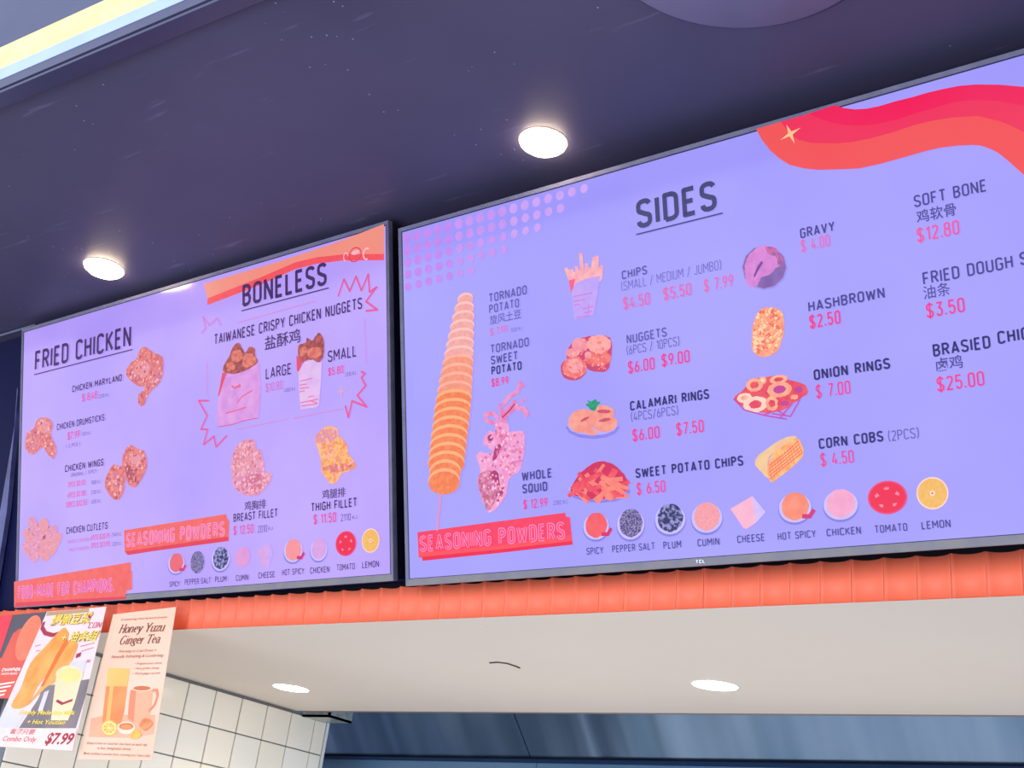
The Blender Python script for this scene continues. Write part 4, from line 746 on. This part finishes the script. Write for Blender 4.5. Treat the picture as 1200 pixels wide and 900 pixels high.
# corn cob
CO = em('corn', (250, 156, 104), (252, 196, 120), scale=100); CO2 = em('corn_pale', (240, 190, 150), (246, 206, 150)); COL = em('corn_line', (240, 110, 96))
P = [(r7((208, 600), (240, 560), (320, 500), (395, 468), (430, 480), (300, 560), (275, 625), (290, 700), (250, 670), (215, 630)), 1, 1), (r7((275, 625), (300, 565), (360, 520), (430, 478), (462, 515), (468, 570), (420, 625), (350, 680), (300, 716), (280, 690)), 0, 1)]
for i in range(5):
    t = i / 4; P += [(p_, 2, None) for p_ in line2(r7((280 + 6 * t + 2, 628 + 70 * t), (370 + 4 * t, 560 + 66 * t), (440 + 26 * t, 495 + 60 * t)), .0016)]
for i in range(12):
    t = i / 11; P += [(p_, 2, None) for p_ in line2(r7((285 + 150 * t, 618 - 128 * t), (300 + 165 * t, 708 - 150 * t)), .0007)]
food(S, P, [CO, CO2, COL], 150, .0006, 'corn_cob_picture')
# powders
powder(S, 699, 615.5, 12.7, 14.7, RED, DSH, em('chili_r', (214, 30, 96))); powder(S, 739.5, 613, 13.5, 16.6, GP, DSH); powder(S, 785.7, 607, 15, 16.6, GP2, DSH); powder(S, 828.7, 605.3, 15.2, 16.6, CUM, DSH)
powder(S, 932, 593.5, 16, 16.4, ORG, DSH, CHI); powder(S, 985.5, 590, 17, 16.7, PNK, DSH)
obj2d(S, 'cheese_picture', [(k['R8']((785, 185), (888, 125), (905, 250), (860, 280), (845, 275)), 0, 0), (k['R8']((888, 125), (950, 200), (905, 250)), 1, .0001)], [em('cheese_r', (246, 176, 206), (248, 184, 208)), em('cheese_r2', (206, 184, 250))], .0006)
slice_(S, 1040, 583, 21, 18, True); slice_(S, 1092.8, 578, 17, 17.4, False)
# maker's mark on the lower bezel (front plane of the bezel)
text(SR, 'TCL', 815.5, 660.3, 826.5, 4, mat('mark_white', (225, 225, 235), .5), sw=.2, lay=.0008, name='lettering')
# ================================================================== POSTERS hung at the orange tiles
def poster_surf(tl, tr, br, bl, ytop, ybot, label, m):
    a, b_ = on_y(*tl, ytop), on_y(*tr, ytop)
    mid_t = ((tl[0] + tr[0]) / 2, (tl[1] + tr[1]) / 2); mid_b = ((br[0] + bl[0]) / 2, (br[1] + bl[1]) / 2)
    pt, pb = on_y(*mid_t, ytop), on_y(*mid_b, ybot)
    n = XR.cross(pt - pb).normalized()
    root = empty('poster', pt); tag(root, label, 'poster', None)
    S = Surf(on_plane(*tl, pt, n), XR, (n.cross(XR) if n.cross(XR).z > 0 else -n.cross(XR)), None, mk=None)
    q = [S.uv(*p) for p in (tl, tr, br, bl)]
    return root, S, q
def pm(name, c, c2=None, **k): return mat('ink_' + name, c, rough=.45, c2=c2, spec=.3, **k)
def sheet(root, S, q, m):
    v = [tuple(S.w(*p, 0)) for p in q] + [tuple(S.w(*p, -.0012)) for p in q]
    me = bpy.data.meshes.new('card'); me.from_pydata(v, [], [(3, 2, 1, 0), (4, 5, 6, 7), (0, 1, 5, 4), (1, 2, 6, 5), (2, 3, 7, 6), (3, 0, 4, 7)])
    o = link('card', me, m, root); o.matrix_parent_inverse = Matrix.Translation(-Vector(root.location)); S.panel = o
def clip_poly(pts, q):
    """Sutherland-Hodgman against the convex sheet outline"""
    area_ = sum(q[i][0] * q[(i + 1) % len(q)][1] - q[(i + 1) % len(q)][0] * q[i][1] for i in range(len(q))); sgn = 1 if area_ > 0 else -1
    out = list(pts)
    for i in range(len(q)):
        a, b_ = q[i], q[(i + 1) % len(q)]; side = lambda p: sgn * ((b_[0] - a[0]) * (p[1] - a[1]) - (b_[1] - a[1]) * (p[0] - a[0])); new = []
        for j in range(len(out)):
            p, r = out[j], out[(j + 1) % len(out)]; sp_, sr2 = side(p), side(r)
            if sp_ >= 0: new.append(p)
            if sp_ * sr2 < 0: t = sp_ / (sp_ - sr2); new.append((p[0] + (r[0] - p[0]) * t, p[1] + (r[1] - p[1]) * t))
        out = new
        if not out: return []
    return out
def art(S, q, name, items, mats, lay=.0004):
    P = []
    for i, (pts, kk, sm2) in enumerate(items):
        pts = smooth(pts, 3) if sm2 else pts
        c = clip_poly(pts, q)
        if len(c) > 2: P.append((c, kk, i * .00004))
    return obj2d(S, name, P, mats, lay)
# ---- honey yuzu ginger tea
root, S, q = poster_surf((132.6, 720), (206.3, 711.3), (178, 891), (91, 890), 1.672, 1.60, 'peach drink poster reading Honey Yuzu Ginger Tea hanging from the orange tiles', None)
sheet(root, S, q, mat('ink_peach', (250, 196, 164), .45, c2=(252, 206, 176), scale=5, spec=.3))
def kP(*pts): return [S.uv(x / 4.5, 700 + y / 4.5) for x, y in pts]
BRN = pm('brown', (116, 62, 48)); BRN2 = pm('brown_soft', (176, 120, 96)); 
# serif lettering: strokes thick upright, thin across, with slab feet
SER = {'H': (.62, [[(.1, 0), (.1, 1)], [(.52, 0), (.52, 1)], [(.1, .52), (.52, .52)]], [(.1, 0), (.1, 1), (.52, 0), (.52, 1)]), 'o': (.44, [arc(.22, .33, .19, .33, 0, 360, 12)], []), 'n': (.5, [[(.08, 0), (.08, .64)], [(.08, .5)] + arc(.25, .48, .15, .18, 150, 0, 5) + [(.4, 0)]], [(.08, 0), (.4, 0), (.05, .64)]),
 'e': (.42, [[(.05, .38), (.38, .38)] + arc(.22, .35, .17, .31, 10, 310, 10)], []), 'y': (.48, [[(.06, .66), (.24, .06)], [(.42, .66), (.2, -.2), (.06, -.26)]], [(.06, .66), (.42, .66)]), 'Y': (.6, [[(.04, 1), (.3, .45)], [(.56, 1), (.3, .45), (.3, 0)]], [(.04, 1), (.56, 1), (.3, 0)]),
 'u': (.52, [[(.08, .64), (.08, .2)] + arc(.23, .18, .15, .17, 180, 320, 5), [(.42, .64), (.42, 0)]], [(.05, .64), (.39, .64), (.46, 0)]), 'z': (.42, [[(.04, .5), (.05, .62), (.37, .62), (.05, .02), (.38, .02), (.4, .15)]], []), 'G': (.66, [arc(.34, .5, .29, .5, 45, 320, 12) + [(.56, .2), (.56, .42)]], [(.54, .42)]),
 'i': (.22, [[(.11, 0), (.11, .64)], [(.11, .84), (.11, .92)]], [(.11, 0), (.08, .64)]), 'g': (.46, [arc(.21, .43, .15, .22, 0, 360, 10), [(.16, .2), (.1, .1), (.35, .06)] + arc(.22, -.1, .17, .13, 60, -200, 8), [(.33, .58), (.44, .64)]], []), 'r': (.36, [[(.09, 0), (.09, .64)], [(.09, .48), (.2, .62), (.32, .6)]], [(.1, 0), (.05, .64)]),
 'T': (.6, [[(.3, 0), (.3, 1)], [(.03, .86), (.04, .98), (.56, .98), (.57, .86)]], [(.3, 0)]), 'a': (.46, [arc(.2, .5, .15, .15, 160, 0, 5) + [(.35, 0)], arc(.2, .19, .15, .19, 60, 330, 8)], [(.4, 0)]), ' ': (.24, [], [])}
def serif(S, txt, x0, y0, x1, h, m):
    u0, v0 = S.uv(x0, y0); u1 = S.ucol(x1, v0); hh = S.uv(x0, y0 - h)[1] - v0; tot = sum(SER[c][0] + .05 for c in txt); kx = (u1 - u0) / tot; P = []; x = 0
    for ch in txt:
        wd, st, feet = SER[ch]
        for pl in st:
            for qd in ribbon(pl, .055, .03): P.append(([(u0 + (x + a) * kx, v0 + c * hh) for a, c in qd], 0, 0))
        for fx, fy in feet:
            y_ = fy if fy == 0 else fy - .04
            P.append(([(u0 + (x + a) * kx, v0 + c * hh) for a, c in ((fx - .11, y_), (fx + .11, y_), (fx + .11, y_ + .04), (fx - .11, y_ + .04))], 0, .00003))
        x += wd + .05
    obj2d(S, 'lettering', P, [m], .001)
serif(S, 'Honey Yuzu', 138.9, 742.3, 192.3, 10, BRN); serif(S, 'Ginger Tea', 139.5, 755.6, 187, 10, BRN)
def small(txt, x0, y0, x1, h, m): font_text(S, txt, x0, y0, x1, h, m, .005, .001, ref='cap')
small('A comforting citrus-forward moment', 141.5, 727.5, 195.8, 2.4, BRN2); small('Warming or Cool Down +', 138.5, 765, 183, 3, BRN2); small('Naturally Refreshing & Comforting', 130.5, 771.5, 191, 3.4, BRN2)
small('• Fragrant yuzu citrus', 158, 779, 189.5, 2.6, BRN2); small('• Pure golden honey', 157, 784.7, 186.5, 2.6, BRN2); small('• Warm ginger warmth', 156, 790.7, 187.5, 2.6, BRN2)
small('Enjoy it hot or iced for the best at each sip', 102, 872, 172, 2.8, BRN2); small('it has delightful drink', 114, 878, 153.5, 2.8, BRN2); small('Made available in powder form, warming your heart daily', 98, 884, 176, 2.6, BRN2)
O1 = pm('juice_top', (252, 194, 104), (252, 180, 96), scale=9); O2 = pm('juice_low', (240, 132, 72), (244, 150, 84), scale=14); MG = pm('mug', (238, 160, 118), (244, 178, 138), scale=10); MGD = pm('mug_side', (226, 136, 98)); MGL = pm('mug_light', (250, 206, 176)); TEA = pm('tea', (206, 110, 62)); SHD = pm('table_warm', (244, 170, 132), (246, 178, 142)); LEM = pm('lemon', (246, 176, 70), (250, 196, 96), scale=60); LEP = pm('lemon_pale', (254, 224, 150)); GIN = pm('ginger', (232, 152, 92), (214, 120, 74), scale=60)
def el(cx_, cy_, rx_, ry_, n_=18): return kP(*[(cx_ + rx_ * math.cos(2 * math.pi * i / n_), cy_ + ry_ * math.sin(2 * math.pi * i / n_)) for i in range(n_)])
art(S, q, 'drink_picture', [
    (kP((480, 640), (560, 620), (820, 620), (812, 720), (700, 742), (470, 736)), 6, False),
    (kP((572, 372), (686, 376), (672, 470), (560, 470)), 0, False), (kP((560, 470), (672, 470), (655, 600), (545, 600)), 1, False), (kP((545, 600), (655, 600), (640, 665), (590, 672), (540, 660)), 1, False), (kP((590, 380), (610, 380), (580, 650), (560, 650)), 0, False),
    (kP((690, 488), (808, 472), (796, 600), (780, 640), (700, 662), (674, 640), (680, 560)), 2, False), (kP((690, 488), (720, 490), (706, 660), (674, 640), (680, 560)), 3, False), (el(750, 478, 60, 18), 4, False), (el(750, 480, 46, 12), 5, False),
    ] + [(r_, 3, False) for r_ in line2(kP((806, 492), (828, 490), (832, 520), (815, 570), (785, 600)), .006)] + [
    (el(578, 690, 44, 42), 7, False), (el(578, 690, 37, 35), 8, False), (el(578, 690, 31, 29), 7, False)] + [(r_, 8, False) for a in range(4) for r_ in line2(kP((578 - 30 * math.cos(a * .785), 690 - 29 * math.sin(a * .785)), (578 + 30 * math.cos(a * .785), 690 + 29 * math.sin(a * .785))), .0015)] + [
    (el(668, 690, 48, 34), 4, False), (el(668, 682, 38, 18), 5, False), (el(668, 684, 30, 12), 1, False), (kP((735, 670), (760, 640), (795, 645), (808, 668), (790, 690), (765, 705), (745, 690)), 9, True), (kP((715, 695), (740, 705), (745, 730), (720, 748), (690, 742), (698, 715)), 7, True)],
    [O1, O2, MG, MGD, MGL, TEA, SHD, LEM, LEP, GIN])
# ---- combo poster
root, S, q = poster_surf((55, 716.8), (124.5, 711), (85.5, 880), (-14, 874.3), 1.660, 1.585, 'fried dough stick combo poster priced $7.99, middle of three posters on the orange tiles', None)
sheet(root, S, q, pm('off_white', (240, 220, 214), (236, 212, 208), scale=8))
YEL = pm('sign_yellow', (252, 214, 84)); YSH = pm('yellow_edge', (150, 96, 60)); DG = pm('dark_grey', (112, 102, 104), (140, 126, 124), scale=9); CRM = pm('dark_red', (168, 36, 62)); CRS = pm('soft_red', (216, 110, 120)); DO = pm('dough', (246, 148, 56), (250, 176, 88), scale=22); DO2 = pm('dough_dark', (228, 112, 36)); CP = pm('cup', (250, 222, 180), (248, 212, 160), scale=10); MK = pm('soy_milk', (252, 214, 132)); PK = pm('pink_strip', (252, 214, 198)); LG = pm('light_grey', (214, 206, 212)); GY = pm('glass_grey', (150, 140, 146)); RP = pm('red_print', (214, 78, 104)); KH = pm('khaki', (190, 150, 110))
art(S, q, 'meal_picture', [
    (kP((250, 78), (470, 58), (470, 78), (245, 98)), 9, False), (kP((-80, 560), (140, 600), (90, 690), (-80, 690)), 8, False), (kP((230, 470), (480, 430), (400, 690), (100, 690), (200, 540)), 0, False), (kP((235, 500), (260, 490), (225, 600), (200, 600)), 8, False),
    (kP((330, 350), (460, 330), (430, 440), (300, 440)), 8, False)]
    + [(r_, 5, False) for r_ in line2(kP((232, 130), (222, 160), (240, 190), (280, 200), (320, 188)), .010)] +
    [(kP((60, 570), (110, 480), (160, 350), (240, 260), (330, 165), (355, 175), (362, 210), (300, 300), (250, 400), (200, 470), (150, 560), (100, 588)), 1, True),
     (kP((210, 480), (250, 400), (300, 300), (350, 240), (400, 235), (410, 262), (370, 350), (300, 440), (240, 480), (140, 575)), 1, True), (kP((350, 215), (300, 300), (250, 400), (215, 470), (232, 470), (270, 400), (320, 310), (366, 236)), 2, False),
     (kP((300, 405), (440, 398), (395, 560), (360, 650), (270, 650), (285, 520)), 3, False), (el(368, 408, 72, 48), 3, False), (el(366, 412, 60, 38), 4, False)]
    + [(r_, 5, False) for r_ in line2(kP((300, 545), (330, 562), (385, 542)), .006)]
    + [(kP((-80, 682), (30, 690), (408, 694), (384, 814), (-80, 790)), 6, False), (kP((405, 300), (430, 290), (425, 312), (400, 322)), 7, False), (kP((470, 95), (495, 75), (480, 110), (465, 125)), 7, False)],
    [DG, DO, DO2, CP, MK, CRM, PK, CRM, LG, KH])
for args in (('爆脆豆浆', 262, 152, 470, 58), ('+ 油条组', 315, 240, 505, 56)):
    t_, x0, y0, x1, h = args; font_text(S, t_, x0 / 4.5 + .4, 700.4 + y0 / 4.5, x1 / 4.5 + .4, h / 4.5, YSH, .03, .0008); font_text(S, t_, x0 / 4.5, 700 + y0 / 4.5, x1 / 4.5, h / 4.5, YEL, .02, .0012)
font_text(S, 'Freshly Made Soy Milk', 100 / 4.5, 700 + 618 / 4.5, 395 / 4.5, 5, YEL, .02, .0014, ref='cap'); font_text(S, '+ Hot Youtiao', 142 / 4.5, 700 + 668 / 4.5, 345 / 4.5, 5, YEL, .02, .0014, ref='cap')
font_text(S, '套餐只要', 50 / 4.5, 700 + 722 / 4.5, 180 / 4.5, 6.4, RP, .012, .0014); font_text(S, 'Combo Only', 12 / 4.5, 700 + 758 / 4.5, 188 / 4.5, 6, RP, .01, .0014, ref='cap')
font_text(S, '$7.99', 236 / 4.5, 700 + 772 / 4.5, 376 / 4.5, 13, CRM, .03, .0014, ref='cap')
for t_, x0, y0, x1, h in (('CON', 462, 165, 528, 30), ('KE', 500, 195, 528, 18), ('BO', 455, 345, 475, 16)): text(S, t_, x0 / 4.5, 700 + y0 / 4.5, x1 / 4.5, h / 4.5, RP, sw=.1, lay=.001)
for i, (a, b_) in enumerate((((425, 260), (500, 240)), ((430, 285), (495, 265)), ((185, 260), (215, 250)), ((190, 285), (212, 280)))): obj2d(S, 'print_line', [(r_, 0, 0) for r_ in line2(kP(a, b_), .002)], [CRS], .0008)
# ---- red poster, behind the combo poster
root, S, q = poster_surf((-42, 726), (54.5, 717), (13.5, 818.5), (-62, 818.5), 1.676, 1.64, 'red and dark drumstick poster at the far left, half hidden behind the combo poster', None)
sheet(root, S, q, pm('charcoal', (84, 76, 84), (92, 82, 90), scale=8))
art(S, q, 'snack_picture', [(kP((-200, 60), (70, 90), (20, 240), (-20, 350), (-200, 350)), 0, False), (kP((-200, 330), (10, 320), (70, 190), (105, 165), (180, 160), (160, 350), (110, 470), (60, 540), (-200, 540)), 1, False),
    ([S.uv((148 + 92 * 0.9) / 4.5 * 0 + (150 + 52 * math.cos(a) * .93 - 135 * math.sin(a) * -.36 * -1) / 4.5, 700 + (215 + 52 * math.cos(a) * .36 + 128 * math.sin(a) * .93) / 4.5) for a in [i * math.pi / 12 for i in range(24)]], 2, False)],
    [pm('scarlet', (236, 48, 66)), pm('orange_red', (230, 92, 68), (226, 80, 62), scale=14), pm('orange_bite', (250, 118, 80), (252, 128, 92), scale=20)])
WH = pm('white_ink', (250, 236, 226))
text(S, 'CHAMPION', 9 / 4.5, 700 + 392 / 4.5, 104 / 4.5, 4, WH, sw=.2, lay=.001); text(S, 'CHICKEN SNACKS', 6 / 4.5, 700 + 410 / 4.5, 90 / 4.5, 2.4, WH, sw=.16, lay=.001)
for a, b_ in (((-10, 462), (78, 448)), ((-10, 480), (60, 468)), ((-10, 500), (35, 492)), ((-10, 520), (25, 512))): obj2d(S, 'print_line', [(r_, 0, 0) for r_ in line2(kP(a, b_), .004)], [WH], .001)
# flat print is written in scene coordinates: bind each piece to its panel without moving it
bpy.context.view_layer.update()
for o in list(bpy.data.objects):
    if o.type == 'MESH' and o.parent and o.parent.type == 'MESH' and o.parent.parent:
        o.matrix_parent_inverse = Matrix()
        if '_w' in o: del o['_w']
